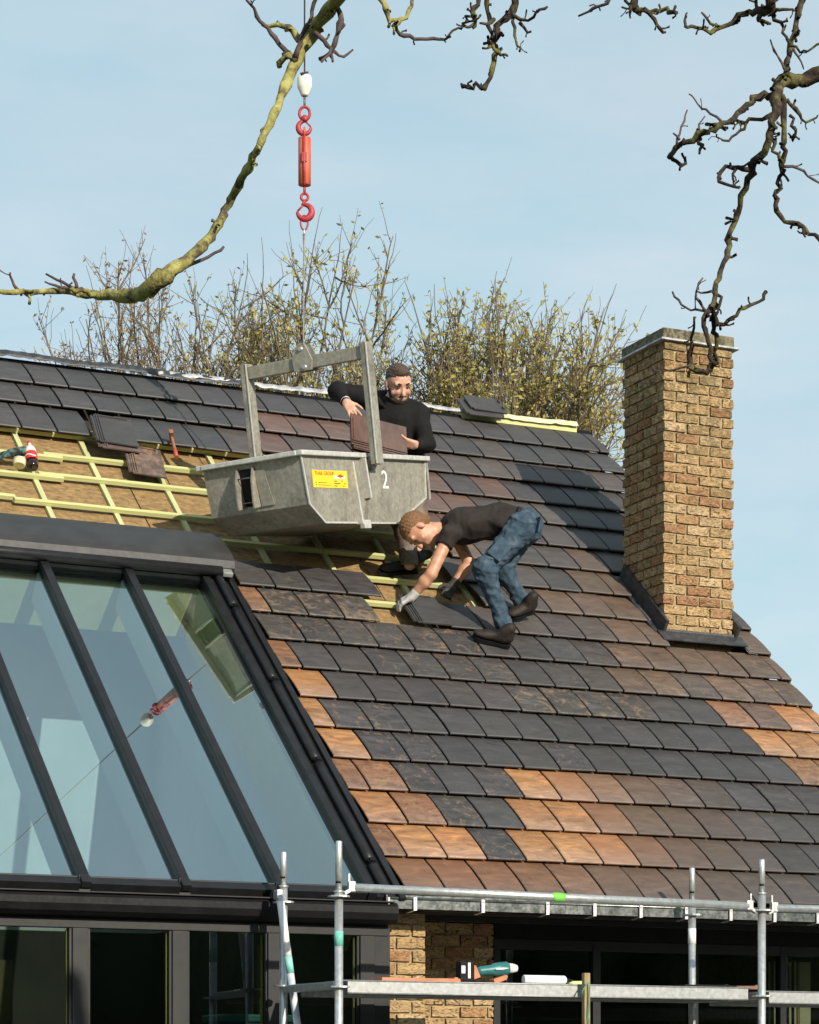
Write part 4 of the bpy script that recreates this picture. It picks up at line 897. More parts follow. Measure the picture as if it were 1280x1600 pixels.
limb('limb', [(2110, 200), (1650, 40), (1380, 80), (1262, 122), (1222, 128), (1214, 152), (1206, 195), (1194, 232), (1168, 285), (1150, 340), (1136, 395), (1120, 448), (1112, 482)], [45, 32, 21, 17, 16, 13, 10, 9, 7.5, 7.5, 7, 6.5, 6], M['moss_shaded'], seed=3, jit=2.0, sub=8, spur=34)
L_ = [ # (points, start radius, material)
 ([(463, 95), (440, 72), (422, 48), (402, 25), (383, -8)], 6, 'twig'), ([(468, 62), (452, 42), (434, 43), (410, 38)], 7, 'moss'), ([(462, 90), (470, 60), (484, 35), (496, -8)], 7, 'twig'),
 ([(455, 85), (444, 92), (437, 104)], 8, 'moss'), ([(492, 52), (508, 66), (517, 82), (503, 96)], 6, 'twig'), ([(521, 6), (533, 25), (526, 55), (516, 82), (500, 92)], 7, 'twig'), ([(517, 78), (534, 88), (546, 84), (551, 78)], 4, 'twig'),
 ([(516, 84), (520, 96)], 5, 'twig'), ([(470, 116), (482, 113)], 4, 'twig'),
 ([(216, 462), (262, 436), (296, 414), (328, 400), (350, 385)], 6, 'twig'), ([(118, 452), (96, 441), (72, 428)], 4, 'twig'), ([(122, 456), (98, 449), (70, 440)], 3.5, 'twig'), ([(120, 450), (117, 438), (116, 427)], 5, 'twig'), ([(34, 458), (20, 444), (16, 426)], 4, 'twig'), ([(150, 460), (130, 452), (112, 450)], 6, 'moss'),
 ([(620, -110), (592, -30), (600, 14), (618, 38), (628, 30), (640, 10), (650, -30)], 6, 'moss'), ([(618, 38), (624, 52), (652, 60), (688, 62), (704, 57)], 5, 'twig'),
 ([(780, -230), (752, -60), (742, 20), (738, 44)], 8, 'moss_shaded'), ([(746, 10), (728, 30), (716, 44), (696, 54)], 4, 'moss_shaded'), ([(740, 38), (730, 42), (724, 38)], 4, 'moss_shaded'),
 ([(840, -250), (808, -60), (800, 12), (782, 36), (770, 62), (774, 84), (767, 108), (762, 130), (742, 134), (722, 136)], [10, 10, 9, 8, 7, 6, 5.5, 5, 5, 4], 'moss_shaded'), ([(762, -40), (762, 20), (768, 60)], 6, 'moss_shaded'), ([(800, 10), (815, 32), (832, 28), (856, 10)], 5, 'moss_shaded'), ([(802, 25), (804, 50), (812, 80)], 4.5, 'moss_shaded'), ([(812, 35), (822, 46), (830, 49)], 4, 'moss_shaded'), ([(770, 70), (782, 82), (793, 87)], 4.5, 'moss_shaded'), ([(768, 72), (754, 75)], 4, 'moss_shaded'), ([(772, 30), (760, 38), (750, 36)], 5, 'moss_shaded'), ([(724, 136), (721, 131)], 4, 'moss_shaded'),
 ([(960, -300), (985, -120), (955, -6), (930, 12), (904, 25)], 4.5, 'twig'),
 ([(1010, -320), (1000, -120), (992, 4), (1008, 16), (1030, 18), (1058, 20)], [12, 10, 9, 7, 5, 4], 'moss_shaded'), ([(1006, 14), (1022, 30), (1030, 44), (1040, 50)], 5.5, 'moss_shaded'), ([(996, 8), (984, 14), (972, 11)], 4, 'moss_shaded'), ([(985, 8), (985, 28)], 4, 'moss_shaded'),
 ([(1250, -310), (1215, -120), (1205, 0), (1192, 18), (1165, 22), (1140, 38), (1118, 49), (1090, 44), (1070, 41)], [12, 11, 12, 10, 7, 6, 5, 4, 3], 'moss_shaded'), ([(1072, 42), (1074, 20)], 3.5, 'moss_shaded'), ([(1124, 46), (1108, 34), (1096, 19)], 3.5, 'moss_shaded'), ([(1194, 18), (1184, 35), (1204, 37)], 6, 'moss_shaded'), ([(1200, 16), (1222, 18), (1242, 17)], 5, 'moss_shaded'), ([(1206, 18), (1222, 48), (1240, 72), (1256, 82), (1285, 68)], 4.5, 'moss_shaded'), ([(1190, 15), (1176, 2), (1172, -10)], 4, 'moss_shaded'),
 ([(1300, -330), (1262, -80), (1244, 40), (1232, 92), (1226, 125)], [11, 9, 7, 6.5, 7], 'moss_shaded'), ([(1226, 108), (1214, 84), (1204, 62)], 3, 'twig'), ([(1240, 75), (1252, 95), (1256, 108)], 2.8, 'twig'),
 ([(1216, 150), (1190, 150), (1168, 165), (1140, 188), (1108, 203), (1074, 220), (1052, 238), (1046, 246)], [10, 9, 8, 7, 7, 6.5, 6, 7], 'moss_shaded'), ([(1048, 244), (1062, 258), (1074, 252), (1066, 240)], 5, 'moss_shaded'), ([(1208, 178), (1186, 184), (1160, 192), (1130, 190)], 6, 'moss_shaded'),
 ([(1128, 190), (1100, 170), (1077, 147)], 3, 'twig'), ([(1058, 225), (1066, 200), (1074, 172)], 3.2, 'twig'), ([(1062, 218), (1052, 208)], 3, 'twig'), ([(1090, 212), (1094, 196), (1102, 181)], 2.8, 'twig'), ([(1090, 214), (1094, 228), (1093, 240)], 4.5, 'moss_shaded'), ([(1165, 195), (1150, 208), (1134, 222), (1120, 210)], 3.5, 'moss_shaded'), ([(1180, 158), (1164, 170)], 4, 'moss_shaded'),
 ([(1222, 150), (1226, 200), (1222, 250), (1216, 300), (1214, 325), (1224, 344), (1244, 348), (1264, 362), (1290, 376)], [7, 6, 6, 6, 6, 5, 5, 5, 4], 'moss_shaded'), ([(1256, 356), (1254, 370), (1246, 360)], 3.5, 'moss_shaded'), ([(1224, 260), (1248, 262), (1266, 278), (1290, 292)], 4, 'twig'),
 ([(1230, 155), (1250, 178), (1262, 192), (1278, 180)], 4, 'moss_shaded'), ([(1234, 180), (1242, 204), (1238, 224), (1232, 208)], 4, 'moss_shaded'), ([(1204, 200), (1212, 230), (1218, 256), (1226, 268)], 5, 'moss_shaded'),
 ([(1174, 266), (1152, 262), (1132, 264), (1124, 276), (1136, 288), (1156, 292)], 5.5, 'moss_shaded'), ([(1150, 264), (1140, 274), (1148, 284)], 4, 'moss_shaded'), ([(1126, 280), (1121, 270)], 3.5, 'moss_shaded'),
 ([(1112, 478), (1102, 496), (1106, 530), (1113, 560), (1112, 576)], [7, 5.5, 5, 5, 6], 'moss_shaded'), ([(1116, 470), (1117, 510), (1118, 550), (1113, 574), (1098, 581), (1082, 576), (1078, 560), (1082, 525), (1087, 496)], [5, 5, 5, 6, 7, 7, 6, 4, 2.5], 'moss_shaded'), ([(1080, 570), (1058, 576), (1036, 582), (1016, 574)], 3.2, 'twig'), ([(1114, 492), (1122, 512), (1134, 504), (1160, 484), (1182, 474), (1197, 456)], [5, 6, 5, 4.5, 4, 5], 'moss_shaded'), ([(1106, 486), (1082, 484), (1062, 472), (1051, 456)], 3.5, 'twig'), ([(1104, 488), (1092, 470), (1088, 456), (1098, 434)], 3.5, 'twig'), ([(1112, 455), (1096, 458), (1090, 452)], 3.2, 'twig'), ([(1120, 460), (1126, 478), (1118, 492)], 4, 'moss_shaded'),
]
for i, (p, r, m) in enumerate(L_):
    ln = sum(math.dist(a, b_) for a, b_ in zip(p[:-1], p[1:]))
    limb('branch', p, r, M[m], seed=20+i, knob=.30, sub=8, dvar=.05, jit=2.3 if m != 'twig' else 1.2, spur=int(ln/(17 if m == 'moss_shaded' else 30)))

# ------------------------------------------------------------------ people: one continuous body each, clothes and hair as children
def surf_nets(d, org, h):
    nx, ny, nz_ = d.shape; ins = d < 0
    acc = np.zeros((nx-1, ny-1, nz_-1, 3), np.float32); cnt = np.zeros((nx-1, ny-1, nz_-1), np.float32)
    corners = [(i, j, k) for i in (0, 1) for j in (0, 1) for k in (0, 1)]
    sl = lambda c: (slice(c[0], nx-1+c[0]), slice(c[1], ny-1+c[1]), slice(c[2], nz_-1+c[2]))
    for a in range(8):
        for b in range(a+1, 8):
            ca, cb = np.array(corners[a]), np.array(corners[b])
            if abs(ca-cb).sum() != 1: continue
            da, db = d[sl(ca)], d[sl(cb)]; m = (da < 0) != (db < 0)
            t = np.where(m, da/np.where(m, da-db, 1), 0)
            for ax in range(3): acc[..., ax] += np.where(m, ca[ax]+(cb[ax]-ca[ax])*t, 0)
            cnt += m
    act = cnt > 0; idx = -np.ones(act.shape, np.int64); n = int(act.sum()); idx[act] = np.arange(n)
    ijk = np.argwhere(act); V = (ijk+acc[act]/cnt[act][:, None])*h+np.asarray(org); F = []
    for ax in range(3):
        s0 = [slice(1, -1)]*3; s0[ax] = slice(0, -1); s1 = [slice(1, -1)]*3; s1[ax] = slice(1, None)
        A, B = ins[tuple(s0)], ins[tuple(s1)]; e = np.argwhere(A != B)
        if not len(e): continue
        o = np.ones(3, int); o[ax] = 0; base = e+o; u, v = [q for q in range(3) if q != ax]
        def cell(du, dv): c = base.copy(); c[:, u] -= du; c[:, v] -= dv; return idx[c[:, 0], c[:, 1], c[:, 2]]
        q = np.stack([cell(1, 1), cell(0, 1), cell(0, 0), cell(1, 0)], 1); fl = A[tuple(e.T)]
        if ax == 1: fl = ~fl
        q[~fl] = q[~fl][:, ::-1]; F.append(q)
    F = np.concatenate(F); F = F[(F >= 0).all(1)]; return V, F
def sdf_eval(prims, k, org, shape, h):
    D = np.full(shape, 9., np.float32)
    for p in prims:
        pts = [np.asarray(x, float) for x in (p[1:3] if p[0] == 'c' else (p[1],))]; rmax = max(p[3:5]) if p[0] == 'c' else max(p[3])
        lo = np.min(pts, 0)-rmax-.05; hi = np.max(pts, 0)+rmax+.05
        i0 = np.maximum(0, np.floor((lo-org)/h).astype(int)); i1 = np.minimum(shape, np.ceil((hi-org)/h).astype(int)+1)
        if (i1 <= i0).any(): continue
        g_ = np.stack(np.meshgrid(*[org[q]+h*np.arange(i0[q], i1[q]) for q in range(3)], indexing='ij'), -1)
        if p[0] == 'c':
            a, b, r1, r2 = pts[0], pts[1], p[3], p[4]; ab = b-a; L = ab@ab+1e-9; t = np.clip(((g_-a)@ab)/L, 0, 1); d = np.linalg.norm(g_-a-t[..., None]*ab, axis=-1)-(r1+(r2-r1)*t)
        else:
            q = (g_-pts[0])@np.asarray(p[2]).T; R = np.asarray(p[3]); kk = np.linalg.norm(q/R, axis=-1); k2 = np.linalg.norm(q/(R*R), axis=-1); d = kk*(kk-1)/np.maximum(k2, 1e-6)
        s_ = tuple(slice(a_, b_) for a_, b_ in zip(i0, i1)); c = D[s_]; kb = p[5] if p[0] == 'c' and len(p) > 5 else (p[4] if p[0] == 'e' and len(p) > 4 else k)
        hh = np.clip(.5+.5*(c-d)/kb, 0, 1); D[s_] = np.where(c > 8, np.minimum(c, d), c*(1-hh)+d*hh-kb*hh*(1-hh))
    return D
def sdf_mesh(name, prims, mat, parent, h=.008, k=.03, cuts=(), wr=0., wf=30., grow=0., seed=0, smooth=1, sub=None):
    pts = np.array([x for p in prims for x in ((np.asarray(p[1])-max(p[3:5]), np.asarray(p[1])+max(p[3:5]), np.asarray(p[2])-max(p[3:5]), np.asarray(p[2])+max(p[3:5])) if p[0] == 'c' else (np.asarray(p[1])-max(p[3]), np.asarray(p[1])+max(p[3])))])
    org = pts.min(0)-.04-grow; shape = np.ceil((pts.max(0)+.04+grow-org)/h).astype(int)+1
    D = sdf_eval(prims, k, org, tuple(shape), h)-grow
    if wr or cuts or sub:
        G_ = np.stack(np.meshgrid(*[org[q]+h*np.arange(shape[q]) for q in range(3)], indexing='ij'), -1)
        if wr:
            rg = np.random.default_rng(seed); w_ = 0
            for o_ in range(5):
                kv = rg.normal(0, 1, 3); kv = kv/np.linalg.norm(kv)*wf*(1+.5*o_); ph = G_@kv+2.2*np.sin(G_@(rg.normal(0, 1, 3)*wf*.35)+rg.uniform(0, 6)); w_ = w_+np.abs(np.sin(ph*.5))**.7/(1+.4*o_)
            D = D+wr*(w_-1.8)
        if sub:
            S = sdf_eval(sub, .02, org, tuple(shape), h); D = np.maximum(D, -S)
        for q_ in cuts:                           # keep the side where n.x < c
            D = np.maximum(D, q_(G_) if callable(q_) else G_@np.asarray(q_[0])-q_[1])
    V, F = surf_nets(D, org, h)
    me = bpy.data.meshes.new(name); me.from_pydata([tuple(v) for v in V], [], [tuple(int(x) for x in f) for f in F])
    if smooth:
        bm = bmesh.new(); bm.from_mesh(me)
        for _ in range(smooth): bmesh.ops.smooth_vert(bm, verts=bm.verts[:], factor=.5, use_axis_x=True, use_axis_y=True, use_axis_z=True)
        bmesh.ops.recalc_face_normals(bm, faces=bm.faces[:]); bm.to_mesh(me); bm.free()
    me.polygons.foreach_set('use_smooth', [True]*len(me.polygons)); return link(name, me, mat, parent)
def cut_at(p, d): d = nrm(d); return (d, float(d@np.asarray(p)))
def fabric(name, c1, c2, scale, rough=.85, wear=None):
    m, nt, b = newmat(name); v = coords(nt, rnd=False); n = N(nt, 'ShaderNodeTexNoise', Scale=scale, Detail=6, Roughness=.65); nt.links.new(v, n.inputs['Vector'])
    n2 = N(nt, 'ShaderNodeTexNoise', Scale=160, Detail=3); nt.links.new(v, n2.inputs['Vector'])
    c = ramp(nt, n.outputs['Fac'], [(.35, c1), (.65, c2)] if wear is None else [(.36, c1), (.55, c2), (.72, wear)]); nt.links.new(c, b.inputs['Base Color'])
    b.inputs['Roughness'].default_value = rough; b.inputs['Specular IOR Level'].default_value = .2; bump(nt, b, n2.outputs['Fac'], .4, .003); return m
def skin(name, c1, c2):
    m, nt, b = newmat(name); v = coords(nt, rnd=False); n = N(nt, 'ShaderNodeTexNoise', Scale=26, Detail=5); nt.links.new(v, n.inputs['Vector'])
    nt.links.new(ramp(nt, n.outputs['Fac'], [(.35, c1), (.65, c2)]), b.inputs['Base Color']); b.inputs['Roughness'].default_value = .5; b.inputs['Subsurface Weight'].default_value = .08; b.inputs['Subsurface Radius'].default_value = (.01, .004, .002); b.inputs['Subsurface Scale'].default_value = .5
    bump(nt, b, n.outputs['Fac'], .15, .004); return m
def hairmat(name, c1, c2):
    m, nt, b = newmat(name); v = coords(nt, (1, 1, 1), False); n = N(nt, 'ShaderNodeTexNoise', Scale=120, Detail=5, Roughness=.7); nt.links.new(v, n.inputs['Vector'])
    nt.links.new(ramp(nt, n.outputs['Fac'], [(.35, c1), (.65, c2)]), b.inputs['Base Color']); b.inputs['Roughness'].default_value = .6; bump(nt, b, n.outputs['Fac'], .9, .01); return m
M['skin'] = skin('tanned_skin', (.42, .20, .12), (.54, .29, .18)); M['skin2'] = skin('fair_skin', (.48, .25, .17), (.58, .33, .235))
M['shirt'] = fabric('brown_black_cotton', (.020, .016, .015), (.032, .026, .024), 9); M['jeans'] = fabric('worn_blue_denim', (.026, .045, .064), (.044, .073, .102), 14, .85, (.095, .125, .145))
M['hood'] = fabric('black_sweatshirt', (.006, .006, .006), (.012, .011, .011), 9); M['khaki'] = fabric('dusty_work_trousers', (.10, .078, .062), (.21, .165, .135), 14)
M['shoe'] = fabric('dark_leather_boot', (.012, .010, .009), (.034, .027, .021), 20, .6); M['glove_w'] = fabric('grey_white_knit', (.34, .32, .32), (.55, .52, .51), 30); M['glove_d'] = fabric('dark_rubber_palm', (.03, .03, .03), (.07, .065, .06), 20, .6)
M['hair1'] = hairmat('sandy_hair', (.10, .045, .018), (.27, .135, .055)); M['hair2'] = hairmat('dark_brown_hair', (.028, .017, .011), (.11, .068, .045)); M['eye'] = noisy('dark_eye', (.02, .015, .012), (.03, .02, .015), 20, .3, 0, 0)
def J(x, y, d): return at(x, y, d)
def head_frame(c, up, fwd): u = nrm(up); f = nrm(np.asarray(fwd)-u*(np.asarray(fwd)@u)); s = np.cross(u, f); return np.asarray(c, float), u, f, s
def head_prims(H, k=1.0, jaw=1.):
    c, u, f, s = H; R = np.array([s, f, u]); P = lambda a, b, c_: c+s*a*k+f*b*k+u*c_*k
    return [('e', P(0, -.008, .035), R, (.078*k, .098*k, .088*k)), ('e', P(0, .022, -.045), R, (.060*k, .070*k, .078*k), .03), ('e', P(0, .045, -.088), R, (.036*k, .040*k, .032*k), .03),
            ('c', P(0, .086, .015), P(0, .108, -.028), .010*k, .015*k, .012), ('c', P(-.045, .078, .034), P(.045, .078, .034), .013*k, .013*k, .015), ('c', P(-.022, .082, -.062), P(.022, .082, -.062), .011*k, .011*k, .01),
            ('e', P(.080, -.006, -.004), R, (.009*k, .020*k, .031*k), .008), ('e', P(-.080, -.006, -.004), R, (.009*k, .020*k, .031*k), .008), ('c', P(.03, .075, -.018), P(.05, .06, -.03), .018*k, .018*k, .02), ('c', P(-.03, .075, -.018), P(-.05, .06, -.03), .018*k, .018*k, .02)]
def eyes(H, k, parent):
    c, u, f, s = H; b = MB()
    for sg in (-1, 1):
        p = c+s*sg*.033*k+f*.087*k+u*.012*k; b.tube([p-s*.011*k, p-s*.005*k, p+s*.005*k, p+s*.011*k], [.002, .006*k, .006*k, .002], 8)
    b.build('eyes', M['eye'], parent)
def hand_prims(wrist, hd, pn, side, curl, k=1.0, spread=.10, thumb=None):
    """hd: direction of the fingers, pn: palm normal, side: +1/-1 which side the thumb leaves"""
    hd = nrm(hd); pn = nrm(np.asarray(pn)-hd*(np.asarray(pn)@hd)); sd = np.cross(pn, hd)*side; w = np.asarray(wrist, float); out = []
    palm0, palm1 = w+hd*.012*k, w+hd*.085*k
    for o_ in (-.028, -.009, .010, .028): out.append(('c', palm0+sd*o_*.75*k, palm1+sd*o_*k, .016*k, .0125*k, .012))
    Ls = (.076, .084, .078, .062)
    for i, o_ in enumerate((.030, .010, -.010, -.029)):
        p = palm1+sd*o_*k; d = nrm(hd+sd*(o_/.03)*spread); cu = curl[i]; L = Ls[i]*k; r = .0093*k
        for j, fr in enumerate((.45, .32, .23)):
            ang = cu*(j+1)*.55; dj = d*math.cos(ang)+pn*math.sin(ang); q = p+dj*L*fr; out.append(('c', p, q, r, r*.92, .006)); p = q; r *= .93
    td = nrm(hd*.55+sd*.75+pn*.35) if thumb is None else nrm(thumb); t0 = w+hd*.028*k+sd*.026*k; t1 = t0+td*.040*k; t2 = t1+nrm(td+hd*.6+pn*.2)*.032*k; t3 = t2+nrm(td*.6+hd)*.024*k
    out += [('c', t0, t1, .014*k, .012*k, .012), ('c', t1, t2, .011*k, .010*k, .006), ('c', t2, t3, .010*k, .0085*k, .006)]
    return out
def shoe_prims(heel, toe, up, k=1.):
    heel, toe = np.asarray(heel), np.asarray(toe); d = nrm(toe-heel); u = nrm(np.asarray(up)-d*(np.asarray(up)@d)); s = np.cross(d, u); L = np.linalg.norm(toe-heel); R = np.array([d, s, u]); P = lambda a, c_: heel+d*a*L+u*c_
    return [('e', P(.14, .05), R, (.056, .040, .044), .02), ('e', P(.45, .042), R, (.09, .042, .036), .03), ('e', P(.78, .032), R, (.078, .046, .028), .03), ('c', P(.14, .06), P(.12, .125), .040, .042, .03), ('c', P(.3, .05), P(.25, .095), .040, .038, .03)]
def sole(name, heel, toe, up, mat, parent):
    heel, toe = np.asarray(heel), np.asarray(toe); d = nrm(toe-heel); u = nrm(np.asarray(up)-d*(np.asarray(up)@d)); s = np.cross(d, u); L = np.linalg.norm(toe-heel)
    out = [(-.03, .0), (-.02, .035), (.1, .042), (.4, .040), (.65, .048), (.9, .042), (1.03, .018), (1.05, 0)]
    pl = [heel+d*a*L+s*w_ for a, w_ in out]+[heel+d*a*L-s*w_ for a, w_ in out[::-1][1:-1]]
    b = MB(); b.prism([p+u*.0 for p in pl], u*.020); b.build(name, mat, parent)

def hairline(c, u, f, s, k, fore=.082, nape=-.055, ear=-.004, side=.0):
    def fn(G_):
        q = G_-c; a = q@s; b = q@f; h = q@u; w_ = .005*np.sin(a*260+b*190)+.004*np.sin(h*330+a*410)
        g1 = (b*.46-h*.89)-(.062*.46-fore*.89)*k + w_            # above the forehead line
        g2 = np.maximum(b-ear*k+.5*(h+.01)*(h < 0), -(h-nape*k))+w_  # behind the ears down to the nape
        return np.minimum(g1, g2)
    return fn
# ---- worker bending down over the tiles
def bending_man():
    toe1, heel1 = onroof(740, 996, .012), onroof(795, 1010, .012)
    toe2, heel2 = onroof(797, 966, .016), onroof(829, 960, .03)+NR*.03
    P0 = (toe1+heel1)/2
    t = empty('person', P0, 'worker in dark T-shirt and faded jeans bending down to lay a tile with gloved hands', 'person')
    hipN, hipF = J(812, 826, 18.36), J(818, 822, 18.62); pel = (hipN+hipF)/2
    kneeN, ankN = J(758, 889, 18.24), J(787, 975, 18.27); kneeF, ankF = J(786, 888, 18.62), J(814, 938, 18.66)
    chest = J(724, 822, 18.44); waist = J(783, 812, 18.47); shN, shF = J(702, 836, 18.27), J(712, 838, 18.66); neck = J(692, 830, 18.43)
    elN, wrN = J(674, 897, 18.20), J(645, 931, 18.27); elF, wrF = J(734, 880, 18.68), J(708, 914, 18.65)
    H = head_frame(J(655, 828, 18.40), nrm(-RT*.95+UP*.16-FW*.05), -UP*.9-RT*.30-FW*.12); hk = 1.14
    Hn = hand_prims(wrN, nrm(J(618, 946, 18.31)-wrN), -UP*.55+RT*.35+FW*.5, 1, (.55, .6, .6, .65))
    Hf = hand_prims(wrF, nrm(J(694, 936, 18.62)-wrF), -UP*.5-RT*.2-FW*.55, -1, (.9, 1.0, 1.0, 1.0))
    body = head_prims(H, hk)+[('c', H[0]-H[1]*.05*hk-H[2]*.015, neck, .055, .062), ('c', neck, chest, .066, .11), ('e', chest, np.array([FW, nrm(chest-pel), UP]), (.18, .16, .115)), ('c', chest, waist, .115, .105), ('c', waist, pel, .11, .115),
        ('c', shN, chest, .05, .07), ('c', shF, chest, .05, .07), ('c', hipN, kneeN, .080, .054), ('c', kneeN, ankN, .054, .038), ('c', hipF, kneeF, .080, .054), ('c', kneeF, ankF, .054, .038), ('c', hipN, hipF, .09, .09),
        ('c', shN, elN, .050, .042), ('c', elN, (elN+(wrN-elN)*.35), .040, .045), ('c', elN+(wrN-elN)*.35, wrN, .045, .028), ('c', shF, elF, .050, .042), ('c', elF, elF+(wrF-elF)*.35, .040, .044), ('c', elF+(wrF-elF)*.35, wrF, .044, .028),
        ('c', ankN, heel1+(toe1-heel1)*.22+NR*.06, .034, .026), ('c', heel1+(toe1-heel1)*.2+NR*.052, toe1+(heel1-toe1)*.2+NR*.042, .024, .018), ('c', ankF, heel2+(toe2-heel2)*.22+NR*.06, .034, .026), ('c', heel2+(toe2-heel2)*.2+NR*.052, toe2+(heel2-toe2)*.2+NR*.042, .024, .018)]+Hn+Hf
    sdf_mesh('body', body, M['skin'], t, .0062, .022); eyes(H, hk, t)
    c, u, f, s = H; R = np.array([s, f, u])
    sdf_mesh('hair', [('e', c+u*.042*hk-f*.014*hk, R, (.086*hk, .104*hk, .092*hk)), ('e', c-f*.055*hk-u*.01*hk, R, (.070*hk, .055*hk, .075*hk))], M['hair1'], t, .0052, .02, cuts=[hairline(c, u, f, s, hk, .066)], wr=.0045, wf=210, smooth=0)
    # T-shirt
    slN, slF = shN+(elN-shN)*.52, shF+(elF-shF)*.50
    shirt = [('c', neck+(chest-neck)*.18, chest, .075, .125), ('e', chest, np.array([FW, nrm(chest-pel), UP]), (.20, .175, .130)), ('c', chest, waist, .130, .122), ('c', waist, pel+(waist-pel)*.55, .124, .130), ('e', waist-UP*.035, np.array([FW, nrm(chest-pel), UP]), (.165, .16, .10)),
             ('c', shN, chest, .064, .08), ('c', shF, chest, .064, .08), ('c', shN, slN+(elN-shN)*.1, .066, .070), ('c', shF, slF+(elF-shF)*.1, .066, .070)]
    wd = nrm(pel-waist)
    sdf_mesh('t_shirt', shirt, M['shirt'], t, .0075, .035, cuts=[], wr=.0065, wf=36, seed=4, sub=[('c', slN, slN+(elN-shN)*.4, .095, .095), ('c', slF, slF+(elF-shF)*.4, .095, .095), ('c', pel+(pel-waist)*1.25, pel+(pel-waist)*3, .26, .26)])
    # jeans
    je = [('c', hipN, hipF, .116, .116), ('e', pel+RT*.035+UP*.0, np.array([FW, RT, UP]), (.175, .125, .135)), ('c', pel, pel+(waist-pel)*.52, .135, .118), ('c', hipN+RT*.01, kneeN, .108, .078), ('c', kneeN, ankN, .078, .058), ('c', ankN, ankN+(ankN-kneeN)*.02, .062, .062), ('c', hipF+RT*.01, kneeF, .105, .076), ('c', kneeF, ankF, .076, .058), ('c', ankF, ankF+(ankF-kneeF)*.35, .058, .056), ('e', kneeN-RT*.01, np.eye(3), (.082, .075, .085))]
    jn = sdf_mesh('jeans', je, M['jeans'], t, .0068, .04, cuts=[], wr=.0095, wf=52, seed=9, sub=[('c', ankN+(ankN-kneeN)*.22, ankN+(ankN-kneeN)*.6, .09, .09), ('c', ankF+(ankF-kneeF)*.55, ankF+(ankF-kneeF)*.9, .09, .09), ('c', pel+(waist-pel)*1.25, waist+(waist-pel)*1.2, .19, .19)])
    # belt and side pocket
    pk = kneeN+(hipN-kneeN)*.42-FW*.095; ax = nrm(hipN-kneeN)
    b = MB(); b.obox(pk, (ax, np.cross(ax, FW), FW), (.085, .06, .012), .008); b.build('cargo_pocket', M['jeans'], t)
    bp = J(838, 822, 18.36); b = MB(); b.obox(bp-FW*.02+RT*.0, (nrm(RT*.5-FW*.8), nrm(UP+RT*.2), nrm(RT*.8+FW*.5)), (.05, .06, .008), .006); b.build('back_pocket', M['jeans'], t)
    wc = pel+(waist-pel)*.42; wa = nrm(waist-pel); e1 = FW-wa*(FW@wa); e1 = nrm(e1); e2 = np.cross(wa, e1); b = MB(); b.torus(wc, e1, e2, .1, .014, sx=1.66, sy=1.24, seg=28); b.build('belt', M['shoe'], t)
    for nm, he, to, an in (('shoe', heel1, toe1, ankN), ('shoe', heel2, toe2, ankF)):
        upv = NR if he is heel1 else nrm(NR+RT*.15)
        sh = sdf_mesh(nm, shoe_prims(he+upv*.014, to+upv*.014, upv), M['shoe'], t, .0065, .03, wr=.0015, wf=80); sole('sole', he, to, upv, M['black'], sh)
    # gloves: knitted cuffs, grey-white near hand, dark far hand
    for pr_, wr_, el_, mt in ((Hn, wrN, elN, 'glove_w'), (Hf, wrF, elF, 'glove_d')):
        d = nrm(el_-wr_); sdf_mesh('glove', [(p[0], p[1], p[2], p[3]+.0035, p[4]+.0035)+tuple(p[5:]) for p in pr_]+[('c', wr_-d*.02, wr_+d*.035, .034, .036)], M[mt], t, .006, .012, wr=.001, wf=90)
    return H
bending_man()

